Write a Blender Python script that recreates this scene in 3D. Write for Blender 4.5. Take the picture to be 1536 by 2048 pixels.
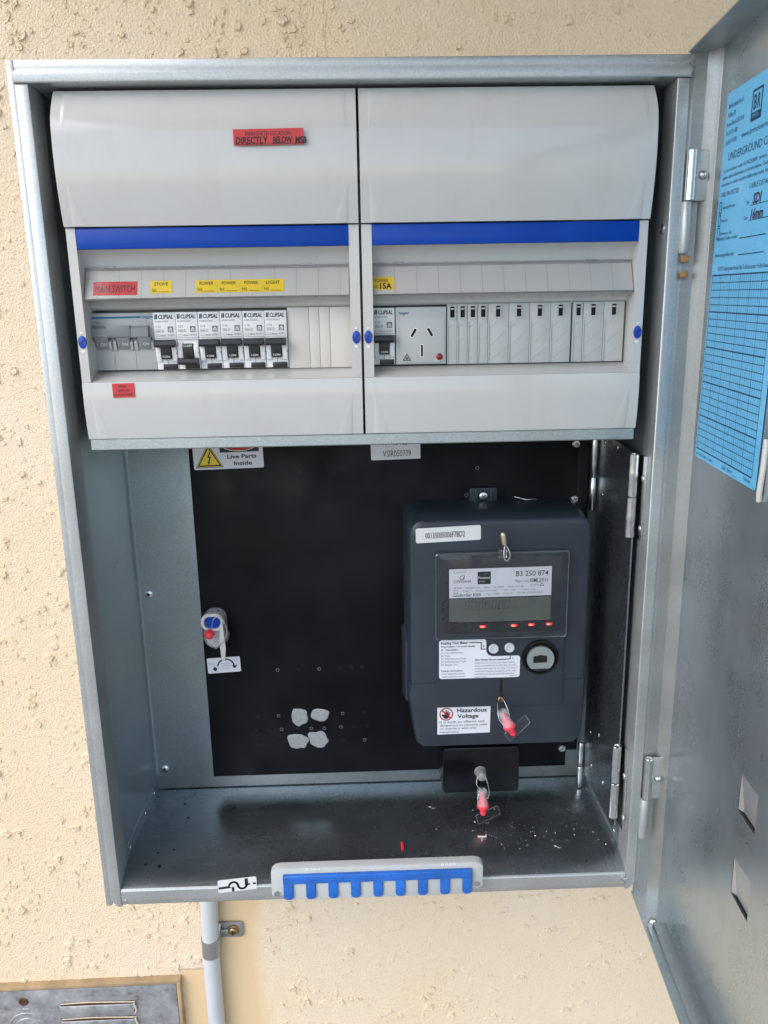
import bpy, bmesh, math, random
from mathutils import Vector, Matrix, noise
R = math.radians
random.seed(7)
S = 0.001            # everything below is measured in millimetres
Z0 = 1750.0          # height of the top of the box rim above the ground
for o in list(bpy.data.objects):
    bpy.data.objects.remove(o)
sc = bpy.context.scene
COL = sc.collection

# ------------------------------------------------------------------ camera
cam_d = bpy.data.cameras.new('camera')
cam = bpy.data.objects.new('camera', cam_d)
COL.objects.link(cam)
cam_d.sensor_fit = 'VERTICAL'
cam_d.sensor_height = 36.0
cam_d.lens = 1540.0 / 2048.0 * 36.0
cam_d.clip_start = 0.01
cam_d.clip_end = 500
fwd = Vector((0.0246524, 0.97149809, -0.23576202)).normalized()
rgt = Vector((0.99941695, -0.02952296, -0.01715068))
rgt = (rgt - fwd * rgt.dot(fwd)).normalized()
up = rgt.cross(fwd)
m = Matrix((rgt, up, -fwd)).transposed().to_4x4()
m.translation = Vector((-1.2 * S, -627.7 * S, (-186.0 + Z0) * S))
cam.matrix_world = m
sc.camera = cam

# ------------------------------------------------------------------ sky, sun, exposure
SUN_EL, SUN_AZ = R(46), R(-46)      # azimuth measured from -y (in front of the wall) towards -x
wd = bpy.data.worlds.new('World')
sc.world = wd
wd.use_nodes = True
wn = wd.node_tree
sky = wn.nodes.new('ShaderNodeTexSky')
sky.sky_type = 'NISHITA'
sky.sun_disc = False
sky.sun_elevation = SUN_EL
sun_dir = Vector((math.sin(SUN_AZ) * math.cos(SUN_EL), -math.cos(SUN_AZ) * math.cos(SUN_EL), math.sin(SUN_EL)))
sky.sun_rotation = math.atan2(sun_dir.x, sun_dir.y)
sky.air_density = 1.0
sky.dust_density = 1.2
bg = wn.nodes['Background']
bg.inputs['Strength'].default_value = 0.15
wn.links.new(sky.outputs[0], bg.inputs[0])
sd = bpy.data.lights.new('sun', 'SUN')
sd.energy = 0.9
sd.angle = R(60)
sd.color = (1.0, 0.95, 0.88)
so = bpy.data.objects.new('sun', sd)
COL.objects.link(so)
so.rotation_euler = sun_dir.to_track_quat('Z', 'Y').to_euler()
so.location = (-1, -3, 4)
vs = sc.view_settings
vs.view_transform = 'Standard'
vs.look = 'None'
vs.gamma = 1
vs.use_curve_mapping = False
vs.exposure = 1.13
sc.cycles.use_denoising = True
sc.cycles.use_adaptive_sampling = True
sc.cycles.adaptive_threshold = 0.02
sc.cycles.max_bounces = 7
sc.cycles.diffuse_bounces = 4
sc.cycles.glossy_bounces = 4
sc.cycles.transparent_max_bounces = 12
sc.cycles.caustics_reflective = True
sc.cycles.sample_clamp_indirect = 8

# ------------------------------------------------------------------ materials
def nt(name):
    mt = bpy.data.materials.new(name)
    mt.use_nodes = True
    return mt, mt.node_tree, mt.node_tree.nodes['Principled BSDF']

def coords(t, scale=(1, 1, 1)):
    g = t.nodes.new('ShaderNodeNewGeometry')
    mp = t.nodes.new('ShaderNodeMapping')
    mp.inputs['Scale'].default_value = scale
    t.links.new(g.outputs['Position'], mp.inputs['Vector'])
    return mp.outputs['Vector']

def tex_noise(t, vec, scale, detail=3, rough=0.5):
    n = t.nodes.new('ShaderNodeTexNoise')
    n.inputs['Scale'].default_value = scale
    n.inputs['Detail'].default_value = detail
    n.inputs['Roughness'].default_value = rough
    t.links.new(vec, n.inputs['Vector'])
    return n.outputs['Fac']

def ramp(t, fac, stops):
    r = t.nodes.new('ShaderNodeValToRGB')
    el = r.color_ramp.elements
    while len(el) < len(stops):
        el.new(0.5)
    for e, (p, c) in zip(el, stops):
        e.position = p
        e.color = c if len(c) == 4 else (*c, 1)
    t.links.new(fac, r.inputs['Fac'])
    return r.outputs['Color']

def maprange(t, fac, a, b, c, d):
    r = t.nodes.new('ShaderNodeMapRange')
    for i, v in zip(('From Min', 'From Max', 'To Min', 'To Max'), (a, b, c, d)):
        r.inputs[i].default_value = v
    t.links.new(fac, r.inputs['Value'])
    return r.outputs['Result']

def math_n(t, op, a, b=None):
    n = t.nodes.new('ShaderNodeMath')
    n.operation = op
    for i, v in enumerate((a, b)):
        if v is None:
            continue
        if isinstance(v, (int, float)):
            n.inputs[i].default_value = v
        else:
            t.links.new(v, n.inputs[i])
    return n.outputs[0]

def bump(t, p, height, strength=0.3, dist=0.001):
    b = t.nodes.new('ShaderNodeBump')
    b.inputs['Strength'].default_value = strength
    b.inputs['Distance'].default_value = dist
    t.links.new(height, b.inputs['Height'])
    t.links.new(b.outputs['Normal'], p.inputs['Normal'])

def plain(name, col, rough=0.4, metal=0.0, var=0.06, scale=60, bmp=0.0, bscale=900, spec=0.5, emis=None, estr=0, rv=0.15):
    mt, t, p = nt(name)
    v = coords(t)
    f = tex_noise(t, v, scale, 4)
    lo = tuple(max(0, c * (1 - var)) for c in col)
    hi = tuple(min(1, c * (1 + var)) for c in col)
    t.links.new(ramp(t, f, [(0.3, lo), (0.7, hi)]), p.inputs['Base Color'])
    t.links.new(maprange(t, tex_noise(t, v, scale * 2.3, 4), 0.3, 0.7, max(0.02, rough * (1 - rv)), min(1, rough * (1 + rv))), p.inputs['Roughness'])
    p.inputs['Metallic'].default_value = metal
    p.inputs['Specular IOR Level'].default_value = spec
    if bmp:
        bump(t, p, tex_noise(t, v, bscale, 2), bmp, 0.0006)
    if emis:
        p.inputs['Emission Color'].default_value = (*emis, 1)
        p.inputs['Emission Strength'].default_value = estr
    return mt

def galvanised(name, col=(0.50, 0.565, 0.585), rough=0.3, spangle=0.09, brushed=None, bmp=0.08, rvar=0.06, metal=0.8):
    mt, t, p = nt(name)
    v = coords(t)
    vo = t.nodes.new('ShaderNodeTexVoronoi')
    vo.inputs['Scale'].default_value = 1000
    t.links.new(v, vo.inputs['Vector'])
    sep = t.nodes.new('ShaderNodeSeparateColor')
    t.links.new(vo.outputs['Color'], sep.inputs[0])
    big = tex_noise(t, v, 18, 5, 0.6)
    fine = tex_noise(t, v, 900, 2)
    mix = math_n(t, 'ADD', math_n(t, 'MULTIPLY', sep.outputs[0], spangle * 2), math_n(t, 'MULTIPLY', big, 0.5))
    lo = tuple(c * 0.82 for c in col)
    hi = tuple(min(1, c * 1.12) for c in col)
    t.links.new(ramp(t, mix, [(0.15, lo), (0.55, hi)]), p.inputs['Base Color'])
    rr_ = math_n(t, 'ADD', maprange(t, big, 0.25, 0.75, rough * 0.8, rough * 1.25), math_n(t, 'MULTIPLY', sep.outputs[1], rvar))
    t.links.new(rr_, p.inputs['Roughness'])
    p.inputs['Metallic'].default_value = metal
    h = fine
    if brushed:
        vb = coords(t, brushed)
        h = math_n(t, 'ADD', tex_noise(t, vb, 1, 4, 0.6), math_n(t, 'MULTIPLY', fine, 0.2))
        # fine drawn lines, and a few scratches and dull smears in the gloss
        scr = maprange(t, tex_noise(t, coords(t, tuple(q * 0.45 for q in brushed)), 1, 2, 0.5), 0.62, 0.72, 0.0, 0.12)
        smear = maprange(t, tex_noise(t, v, 26, 6, 0.7), 0.5, 0.75, 0.0, 0.05)
        t.links.new(math_n(t, 'ADD', math_n(t, 'ADD', rr_, scr), smear), p.inputs['Roughness'])
    bump(t, p, h, bmp, 0.0004)
    return mt

def clear_plastic(name, col=(0.95, 0.96, 0.96), rough=0.06, tint=0.9, gl=0.6):
    mt, t, p = nt(name)
    t.nodes.remove(p)
    out = t.nodes['Material Output']
    tr = t.nodes.new('ShaderNodeBsdfTransparent')
    tr.inputs['Color'].default_value = (tint, tint, tint, 1)
    g = t.nodes.new('ShaderNodeBsdfGlossy')
    g.inputs['Color'].default_value = (*col, 1)
    g.inputs['Roughness'].default_value = rough
    fr = t.nodes.new('ShaderNodeFresnel')
    fr.inputs['IOR'].default_value = 1.5
    mx = t.nodes.new('ShaderNodeMixShader')
    f = math_n(t, 'MULTIPLY', fr.outputs[0], gl)
    f = math_n(t, 'ADD', f, maprange(t, tex_noise(t, coords(t), 300, 3), 0.45, 0.9, 0.0, 0.012))
    t.links.new(f, mx.inputs[0])
    t.links.new(tr.outputs[0], mx.inputs[1])
    t.links.new(g.outputs[0], mx.inputs[2])
    t.links.new(mx.outputs[0], out.inputs[0])
    return mt

def hazy_plastic(name, col, amount, tint):
    mt, t, p = nt(name)
    out = t.nodes['Material Output']
    p.inputs['Base Color'].default_value = (*col, 1)
    p.inputs['Roughness'].default_value = 0.12
    tr = t.nodes.new('ShaderNodeBsdfTransparent')
    tr.inputs['Color'].default_value = (*tint, 1)
    mx = t.nodes.new('ShaderNodeMixShader')
    f = maprange(t, tex_noise(t, coords(t), 240, 3), 0.3, 0.7, amount * 0.7, amount * 1.3)
    t.links.new(f, mx.inputs[0])
    t.links.new(tr.outputs[0], mx.inputs[1])
    t.links.new(p.outputs[0], mx.inputs[2])
    t.links.new(mx.outputs[0], out.inputs[0])
    return mt

def wall_material():
    mt, t, p = nt('painted_render')
    v = coords(t)
    fine = tex_noise(t, v, 430, 4, 0.62)
    mid = tex_noise(t, v, 120, 3, 0.5)
    big = tex_noise(t, v, 4, 5, 0.6)
    col = ramp(t, big, [(0.3, (0.875, 0.685, 0.455)), (0.5, (0.89, 0.72, 0.51)), (0.72, (0.895, 0.745, 0.56))])
    # patch of smoother, older paint beside the conduit
    g = t.nodes.new('ShaderNodeNewGeometry')
    sp = t.nodes.new('ShaderNodeSeparateXYZ')
    t.links.new(g.outputs['Position'], sp.inputs[0])
    wob = math_n(t, 'MULTIPLY', math_n(t, 'SUBTRACT', tex_noise(t, v, 22, 4), 0.5), 0.03)
    xx = math_n(t, 'ADD', sp.outputs[0], wob)
    a = maprange(t, xx, -0.243, -0.240, 0, 1)
    b = maprange(t, xx, -0.150, -0.125, 1, 0)
    zz = math_n(t, 'ADD', sp.outputs[2], math_n(t, 'MULTIPLY', wob, 0.1))
    zl = maprange(t, zz, (Z0 - 944) * S, (Z0 - 941) * S, 1, 0)
    xr = maprange(t, sp.outputs[0], -0.199, -0.197, 0, 1)
    low = math_n(t, 'MAXIMUM', zl, xr)
    zt = maprange(t, zz, (Z0 - 700) * S, (Z0 - 690) * S, 1, 0)
    patch = math_n(t, 'MULTIPLY', math_n(t, 'MULTIPLY', math_n(t, 'MULTIPLY', a, b), low), zt)
    mx = t.nodes.new('ShaderNodeMix')
    mx.data_type = 'RGBA'
    t.links.new(math_n(t, 'MULTIPLY', patch, 0.85), mx.inputs[0])
    t.links.new(col, mx.inputs[6])
    mx.inputs[7].default_value = (0.70, 0.50, 0.27, 1)
    # dirt specks
    dirt = maprange(t, tex_noise(t, v, 60, 6, 0.7), 0.68, 0.85, 0, 0.3)
    mx2 = t.nodes.new('ShaderNodeMix')
    mx2.data_type = 'RGBA'
    t.links.new(dirt, mx2.inputs[0])
    t.links.new(mx.outputs[2], mx2.inputs[6])
    mx2.inputs[7].default_value = (0.55, 0.38, 0.2, 1)
    t.links.new(mx2.outputs[2], p.inputs['Base Color'])
    p.inputs['Roughness'].default_value = 0.55
    h = math_n(t, 'ADD', math_n(t, 'MULTIPLY', fine, 1.0), math_n(t, 'MULTIPLY', mid, 0.4))
    keep = maprange(t, patch, 0, 1, 1.0, 0.25)
    h = math_n(t, 'MULTIPLY', h, keep)
    bump(t, p, h, 1.0, 0.0024)
    return mt

M = {}
M['wall'] = wall_material()
M['added_shade_roof'] = plain('added_roof_paint', (0.50, 0.40, 0.27), 0.6, 0, 0.08, 6)
M['ground'] = plain('concrete_paving', (0.30, 0.28, 0.25), 0.85, 0, 0.15, 4, 0.3, 150)
M['galv'] = galvanised('galvanised_steel')
M['galv_rim'] = galvanised('galvanised_rim', (0.50, 0.515, 0.51), 0.38, 0.1, None, 0.15, 0.08, 0.66)
M['galv_door'] = galvanised('galvanised_door_sheet', (0.52, 0.585, 0.61), 0.27, 0.02, (900, 900, 5), 0.05, 0.02)
M['galv_plate'] = galvanised('galvanised_back_plate', (0.44, 0.485, 0.49), 0.38, 0.14, None, 0.16)
M['galv_fold_dim'] = galvanised('galvanised_fold_dim', (0.40, 0.41, 0.40), 0.45, 0.08, (700, 700, 5), 0.05, 0.04, 0.85)  # same steel as the door, its colour darkened to imitate a dimmer reflection
M['galv_floor'] = galvanised('galvanised_floor', (0.36, 0.40, 0.43), 0.25, 0.02, (6, 600, 600), 0.025, 0.02, 0.92)
M['zinc'] = plain('bright_zinc', (0.62, 0.63, 0.63), 0.22, 1.0, 0.1, 200)
def cover_material():
    mt, t, p = nt('off_white_plastic')
    v = coords(t)
    g1 = tex_noise(t, v, 9, 6, 0.65)
    base = ramp(t, g1, [(0.25, (0.545, 0.54, 0.515)), (0.6, (0.575, 0.57, 0.548)), (0.8, (0.585, 0.58, 0.56))])
    vo = t.nodes.new('ShaderNodeTexVoronoi'); vo.inputs['Scale'].default_value = 55
    t.links.new(v, vo.inputs['Vector'])
    sp_ = t.nodes.new('ShaderNodeSeparateColor'); t.links.new(vo.outputs['Color'], sp_.inputs[0])
    rad = math_n(t, 'MULTIPLY', maprange(t, sp_.outputs[1], 0.86, 1.0, 0.0, 1.0), 0.035)
    spk = math_n(t, 'GREATER_THAN', math_n(t, 'SUBTRACT', rad, vo.outputs['Distance']), 0.0)
    mx = t.nodes.new('ShaderNodeMix'); mx.data_type = 'RGBA'
    t.links.new(math_n(t, 'MULTIPLY', spk, 0.65), mx.inputs[0]); t.links.new(base, mx.inputs[6]); mx.inputs[7].default_value = (0.12, 0.1, 0.08, 1)
    dust = maprange(t, tex_noise(t, coords(t, (30, 30, 9)), 1, 7, 0.75), 0.52, 0.8, 0.0, 0.35)
    mx3 = t.nodes.new('ShaderNodeMix'); mx3.data_type = 'RGBA'
    t.links.new(dust, mx3.inputs[0]); t.links.new(mx.outputs[2], mx3.inputs[6]); mx3.inputs[7].default_value = (0.46, 0.42, 0.35, 1)
    t.links.new(mx3.outputs[2], p.inputs['Base Color'])
    sm = tex_noise(t, coords(t, (14, 14, 60)), 1, 5, 0.7)
    t.links.new(maprange(t, sm, 0.35, 0.75, 0.07, 0.2), p.inputs['Roughness'])
    bump(t, p, tex_noise(t, v, 2500, 2), 0.02, 0.0004)
    return mt
M['white'] = cover_material()
M['white2'] = plain('bright_white_plastic', (0.80, 0.80, 0.79), 0.35, 0, 0.02, 60)
M['cream'] = plain('cream_plastic', (0.66, 0.62, 0.56), 0.4, 0, 0.02, 40)
M['grey'] = plain('light_grey_plastic', (0.42, 0.43, 0.42), 0.4, 0, 0.03, 60)
M['blank'] = plain('pale_grey_plastic', (0.50, 0.51, 0.495), 0.4, 0, 0.03, 60)
M['dgrey'] = plain('dark_grey_plastic', (0.13, 0.145, 0.155), 0.4, 0, 0.04, 60)
M['dgrey_sw'] = plain('mid_grey_plastic', (0.20, 0.215, 0.225), 0.4, 0, 0.04, 60)
M['blackp'] = plain('black_plastic', (0.012, 0.012, 0.013), 0.32, 0, 0.1, 60)
M['black_gloss'] = plain('black_gloss_plastic', (0.005, 0.005, 0.006), 0.2, 0, 0.1, 60, 0.03, 500, spec=0.28)
M['panel'] = plain('black_board', (0.0055, 0.006, 0.0075), 0.42, 0, 0.55, 14, 0.02, 700, spec=0.14, rv=0.3)
M['hole'] = plain('dark_hole', (0.004, 0.004, 0.004), 0.8, 0, 0.05, 60)
M['blue'] = plain('blue_plastic', (0.0, 0.05, 0.36), 0.35, 0, 0.05, 40, spec=0.25)
M['blue_screw'] = plain('blue_screw_plastic', (0.01, 0.06, 0.42), 0.35, 0, 0.05, 80)
M['blue_dark'] = plain('dark_blue_plastic', (0.006, 0.02, 0.12), 0.4, 0, 0.05, 80)
M['blue_comb'] = plain('bright_blue_plastic', (0.015, 0.13, 0.50), 0.34, 0, 0.16, 45, rv=0.3)
M['meter'] = plain('slate_plastic', (0.030, 0.039, 0.053), 0.36, 0, 0.08, 40, 0.08, 1800, spec=0.4)
M['meter_dark'] = plain('dark_slate_plastic', (0.02, 0.025, 0.032), 0.3, 0, 0.06, 40)
M['lcd'] = plain('display_glass', (0.115, 0.127, 0.113), 0.2, 0, 0.04, 40)
M['lcd_ink'] = plain('display_segments', (0.045, 0.055, 0.05), 0.3, 0, 0.04, 40)
M['lcd_ink2'] = plain('display_faint_segments', (0.07, 0.085, 0.072), 0.3, 0, 0.04, 40)
M['led'] = plain('red_lamp', (0.7, 0.02, 0.01), 0.2, 0, 0.02, 40, 0, 900, 0.5, (1.0, 0.02, 0.02), 0.7)
M['led_core'] = plain('red_lamp_core', (0.9, 0.2, 0.1), 0.2, 0, 0.02, 40, 0, 900, 0.5, (1.0, 0.16, 0.1), 1.6)
M['red_label'] = plain('red_label', (0.58, 0.04, 0.045), 0.45, 0, 0.04, 80)
M['yellow'] = plain('yellow_label', (0.86, 0.62, 0.03), 0.45, 0, 0.04, 80)
M['paper'] = plain('white_label', (0.72, 0.73, 0.78), 0.4, 0, 0.02, 80)
M['paper2'] = plain('silver_white_label', (0.70, 0.70, 0.70), 0.4, 0, 0.02, 80)
M['ink'] = plain('black_ink', (0.012, 0.012, 0.014), 0.5, 0, 0.05, 80)
M['ink_grey'] = plain('grey_ink', (0.16, 0.16, 0.17), 0.5, 0, 0.05, 80)
M['ink_red'] = plain('red_ink', (0.45, 0.01, 0.015), 0.5, 0, 0.05, 80)
M['ink_white'] = plain('white_ink', (0.75, 0.75, 0.75), 0.5, 0, 0.02, 80)
M['ink_teal'] = plain('teal_ink', (0.0, 0.13, 0.24), 0.5, 0, 0.02, 80)
M['ink_blue'] = plain('blue_ink', (0.0, 0.10, 0.32), 0.5, 0, 0.02, 80)
M['blue_paper'] = plain('sky_blue_label', (0.16, 0.55, 0.86), 0.3, 0, 0.02, 30)
M['grid_ink'] = plain('navy_ink', (0.01, 0.05, 0.12), 0.5, 0, 0.02, 80)
M['grid_fine'] = plain('pale_navy_ink', (0.05, 0.26, 0.50), 0.5, 0, 0.02, 80)
M['purple_ink'] = plain('marker_ink', (0.05, 0.005, 0.04), 0.5, 0, 0.02, 80)
M['clear'] = clear_plastic('clear_plastic', (0.95, 0.96, 0.96), 0.05, 0.95, 0.14)
M['clear2'] = clear_plastic('clear_cover', (0.9, 0.92, 0.95), 0.04, 0.975, 0.45)
M['clear_seal'] = clear_plastic('clear_seal_plastic', (0.95, 0.95, 0.97), 0.16, 0.9, 1.6)
M['haze_clear'] = hazy_plastic('hazy_clear_plastic', (0.75, 0.76, 0.78), 0.3, (0.95, 0.95, 0.95))
M['red'] = plain('red_seal_plastic', (0.92, 0.05, 0.085), 0.3, 0, 0.06, 200)
M['red_neon'] = plain('dark_red_lens', (0.22, 0.01, 0.012), 0.12, 0, 0.04, 80)
M['wire'] = plain('seal_wire', (0.6, 0.6, 0.62), 0.3, 0.8, 0.1, 300)
M['frost'] = plain('frosted_plastic', (0.62, 0.61, 0.57), 0.3, 0, 0.06, 200)
M['putty'] = plain('grey_putty', (0.34, 0.35, 0.36), 0.55, 0, 0.14, 300, 0.5, 500)
M['conduit'] = plain('grey_conduit', (0.54, 0.55, 0.56), 0.42, 0, 0.05, 14)
M['brass'] = plain('yellow_zinc', (0.36, 0.26, 0.12), 0.36, 1.0, 0.25, 300)
M['crimp'] = plain('dull_brass', (0.62, 0.54, 0.36), 0.35, 0.8, 0.15, 300)
M['brown'] = plain('brown_fibre', (0.35, 0.20, 0.08), 0.6, 0, 0.1, 300)
M['timber'] = plain('tan_painted_timber', (0.36, 0.25, 0.14), 0.6, 0, 0.25, 40, 0.3, 200)
M['rust'] = plain('rusty_slot', (0.09, 0.04, 0.015), 0.8, 0, 0.3, 200)
def weathered():
    mt, t, p = nt('weathered_plate')
    v = coords(t)
    a = tex_noise(t, v, 45, 6, 0.7)
    c = tex_noise(t, v, 170, 4, 0.6)
    mixv = math_n(t, 'ADD', math_n(t, 'MULTIPLY', a, 0.7), math_n(t, 'MULTIPLY', c, 0.3))
    t.links.new(ramp(t, mixv, [(0.32, (0.22, 0.20, 0.19)), (0.45, (0.36, 0.37, 0.38)), (0.58, (0.47, 0.48, 0.49)), (0.72, (0.62, 0.60, 0.57))]), p.inputs['Base Color'])
    t.links.new(maprange(t, a, 0.3, 0.7, 0.28, 0.6), p.inputs['Roughness'])
    p.inputs['Metallic'].default_value = 0.7
    bump(t, p, mixv, 0.5, 0.0015)
    return mt
M['old_metal'] = weathered()
M['saddle'] = galvanised('saddle_steel', (0.42, 0.43, 0.43), 0.35, 0.1, None, 0.15, 0.08, 0.85)
M['old_cream'] = plain('peeling_cream_paint', (0.60, 0.50, 0.37), 0.6, 0, 0.15, 300, 0.5, 500)
M['button'] = plain('pearl_button', (0.52, 0.56, 0.60), 0.35, 0, 0.03, 100)
M['port'] = plain('satin_ring', (0.38, 0.42, 0.42), 0.35, 0.6, 0.06, 100)
M['card'] = plain('label_card', (0.56, 0.55, 0.525), 0.5, 0, 0.02, 50)
M['card_line'] = plain('label_card_crease', (0.42, 0.41, 0.39), 0.5, 0, 0.02, 50)

# ------------------------------------------------------------------ mesh helpers (millimetres)
WLOC = {}

def obj(name, bm, mat, parent=None, smooth=35, xf=None, label=None, cat=None, group=None, kind=None):
    if xf is not None:
        bm.transform(xf)
    bmesh.ops.recalc_face_normals(bm, faces=bm.faces) if smooth is not None else None
    me = bpy.data.meshes.new(name)
    mn = Vector((1e9,) * 3); mx = Vector((-1e9,) * 3)
    for v in bm.verts:
        for i in range(3):
            mn[i] = min(mn[i], v.co[i]); mx[i] = max(mx[i], v.co[i])
    c = (mn + mx) / 2
    for v in bm.verts:
        v.co = (v.co - c) * S
    bm.to_mesh(me)
    bm.free()
    for mm in (mat if isinstance(mat, (list, tuple)) else [mat]):
        me.materials.append(M[mm])
    if smooth:
        me.shade_smooth()
        me.set_sharp_from_angle(angle=R(smooth))
    o = bpy.data.objects.new(name, me)
    COL.objects.link(o)
    w = Vector((c.x * S, c.y * S, (c.z + Z0) * S))
    WLOC[o.name] = w
    if parent is not None:
        o.parent = parent
        o.location = w - WLOC[parent.name]
    else:
        o.location = w
    props(o, label, cat, group, kind)
    return o

def props(o, label=None, cat=None, group=None, kind=None):
    for k, v in (('label', label), ('category', cat), ('group', group), ('kind', kind)):
        if v:
            o[k] = v

def thing(name, loc, label, cat, group=None):
    o = bpy.data.objects.new(name, None)
    COL.objects.link(o)
    o.empty_display_size = 0.02
    o.location = (loc[0] * S, loc[1] * S, (loc[2] + Z0) * S)
    WLOC[o.name] = o.location.copy()
    props(o, label, cat, group)
    return o

def copy_tree(o, parent=None, delta=None):
    c = o.copy()
    COL.objects.link(c)
    c.parent = parent
    WLOC[c.name] = WLOC[o.name] + (delta or Vector((0, 0, 0)))
    if parent is None and delta:
        c.location = o.location + delta
    for ch in o.children:
        copy_tree(ch, c, delta)
    return c

def BM():
    return bmesh.new()

def setmi(faces, mi):
    if mi:
        for f in faces:
            f.material_index = mi

def hexa(bm, pts, bev=0, seg=2, mi=0):
    vs_ = [bm.verts.new(p) for p in pts]
    fs = [bm.faces.new([vs_[i] for i in q]) for q in ((0, 1, 2, 3), (7, 6, 5, 4), (0, 4, 5, 1), (1, 5, 6, 2), (2, 6, 7, 3), (3, 7, 4, 0))]
    setmi(fs, mi)
    if bev:
        es = {e for f in fs for e in f.edges}
        r = bmesh.ops.bevel(bm, geom=list(es), offset=bev, segments=seg, affect='EDGES', profile=0.5)
        setmi(r['faces'], mi)
    return vs_

def bx(bm, x0, x1, y0, y1, z0, z1, bev=0, seg=2, mi=0):
    return hexa(bm, [(x0, y0, z0), (x1, y0, z0), (x1, y0, z1), (x0, y0, z1), (x0, y1, z0), (x1, y1, z0), (x1, y1, z1), (x0, y1, z1)], bev, seg, mi)

def rr(x0, x1, z0, z1, r, n=5, corners=(1, 1, 1, 1)):
    """rounded rectangle outline, corners bl br tr tl"""
    pts = []
    for k, (cx, cz, a0) in enumerate(((x0, z0, 180), (x1, z0, 270), (x1, z1, 0), (x0, z1, 90))):
        if not corners[k] or r <= 0:
            pts.append((cx, cz)); continue
        ox = cx + (r if cx == x0 else -r); oz = cz + (r if cz == z0 else -r)
        for i in range(n + 1):
            a = R(a0 + 90 * i / n)
            pts.append((ox + r * math.cos(a), oz + r * math.sin(a)))
    return pts

def prism(bm, pts, y0, y1, bev=0, seg=2, mi=0, scale_back=None):
    """outline in x,z; front face at y0 (towards the viewer), back at y1"""
    a = [bm.verts.new((p[0], y0, p[1])) for p in pts]
    if scale_back:
        cx, cz, sx, sz = scale_back
        b = [bm.verts.new((cx + (p[0] - cx) * sx, y1, cz + (p[1] - cz) * sz)) for p in pts]
    else:
        b = [bm.verts.new((p[0], y1, p[1])) for p in pts]
    n = len(pts)
    f = bm.faces.new(a)
    fs = [f, bm.faces.new(list(reversed(b)))]
    for i in range(n):
        fs.append(bm.faces.new((a[i], b[i], b[(i + 1) % n], a[(i + 1) % n])))
    setmi(fs, mi)
    if bev:
        r = bmesh.ops.bevel(bm, geom=list(f.edges), offset=bev, segments=seg, affect='EDGES', profile=0.5)
        setmi(r['faces'], mi)

def ring(bm, outer, inner, y0, y1, mi=0):
    n = len(outer)
    A = [[bm.verts.new((p[0], y, p[1])) for p in pl] for pl in (outer, inner) for y in (y0, y1)]
    fs = []
    for i in range(n):
        j = (i + 1) % n
        fs += [bm.faces.new((A[0][i], A[0][j], A[2][j], A[2][i])), bm.faces.new((A[1][i], A[3][i], A[3][j], A[1][j])),
               bm.faces.new((A[0][i], A[1][i], A[1][j], A[0][j])), bm.faces.new((A[2][i], A[2][j], A[3][j], A[3][i]))]
    setmi(fs, mi)

def sweep_x(bm, prof, x0, x1, mi=0, bev=0):
    """closed y,z outline extruded along x"""
    a = [bm.verts.new((x0, p[0], p[1])) for p in prof]
    b = [bm.verts.new((x1, p[0], p[1])) for p in prof]
    n = len(prof)
    fs = [bm.faces.new(a), bm.faces.new(list(reversed(b)))]
    for i in range(n):
        fs.append(bm.faces.new((a[i], b[i], b[(i + 1) % n], a[(i + 1) % n])))
    setmi(fs, mi)

def sweep_z(bm, prof, z0, z1, mi=0):
    a = [bm.verts.new((p[0], p[1], z0)) for p in prof]
    b = [bm.verts.new((p[0], p[1], z1)) for p in prof]
    n = len(prof)
    fs = [bm.faces.new(a), bm.faces.new(list(reversed(b)))]
    for i in range(n):
        fs.append(bm.faces.new((a[i], b[i], b[(i + 1) % n], a[(i + 1) % n])))
    setmi(fs, mi)

def axes(d):
    d = Vector(d).normalized()
    u = d.cross(Vector((0, 0, 1)))
    if u.length < 1e-3:
        u = Vector((1, 0, 0))
    u.normalize()
    return d, u, d.cross(u)

def lathe(bm, origin, axis, prof, n=20, mi=0, cap=True):
    """prof: list of (radius, height along axis)"""
    d, u, w = axes(axis)
    o = Vector(origin)
    rings = []
    for r, h in prof:
        if r < 1e-6:
            rings.append([bm.verts.new(o + d * h)])
        else:
            rings.append([bm.verts.new(o + d * h + (u * math.cos(2 * math.pi * i / n) + w * math.sin(2 * math.pi * i / n)) * r) for i in range(n)])
    fs = []
    for A, B_ in zip(rings, rings[1:]):
        for i in range(n):
            j = (i + 1) % n
            if len(A) == 1 and len(B_) == 1:
                continue
            if len(A) == 1:
                fs.append(bm.faces.new((A[0], B_[i], B_[j])))
            elif len(B_) == 1:
                fs.append(bm.faces.new((A[i], B_[0], A[j])))
            else:
                fs.append(bm.faces.new((A[i], B_[i], B_[j], A[j])))
    if cap:
        for A in (rings[0], rings[-1]):
            if len(A) > 1:
                fs.append(bm.faces.new(A))
    setmi(fs, mi)

def cyl(bm, p0, p1, r, n=20, mi=0, bev=0):
    p0, p1 = Vector(p0), Vector(p1)
    L = (p1 - p0).length
    pr = [(r, 0), (r, L)] if not bev else [(r - bev, 0), (r, bev), (r, L - bev), (r - bev, L)]
    lathe(bm, p0, p1 - p0, pr, n, mi)

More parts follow.
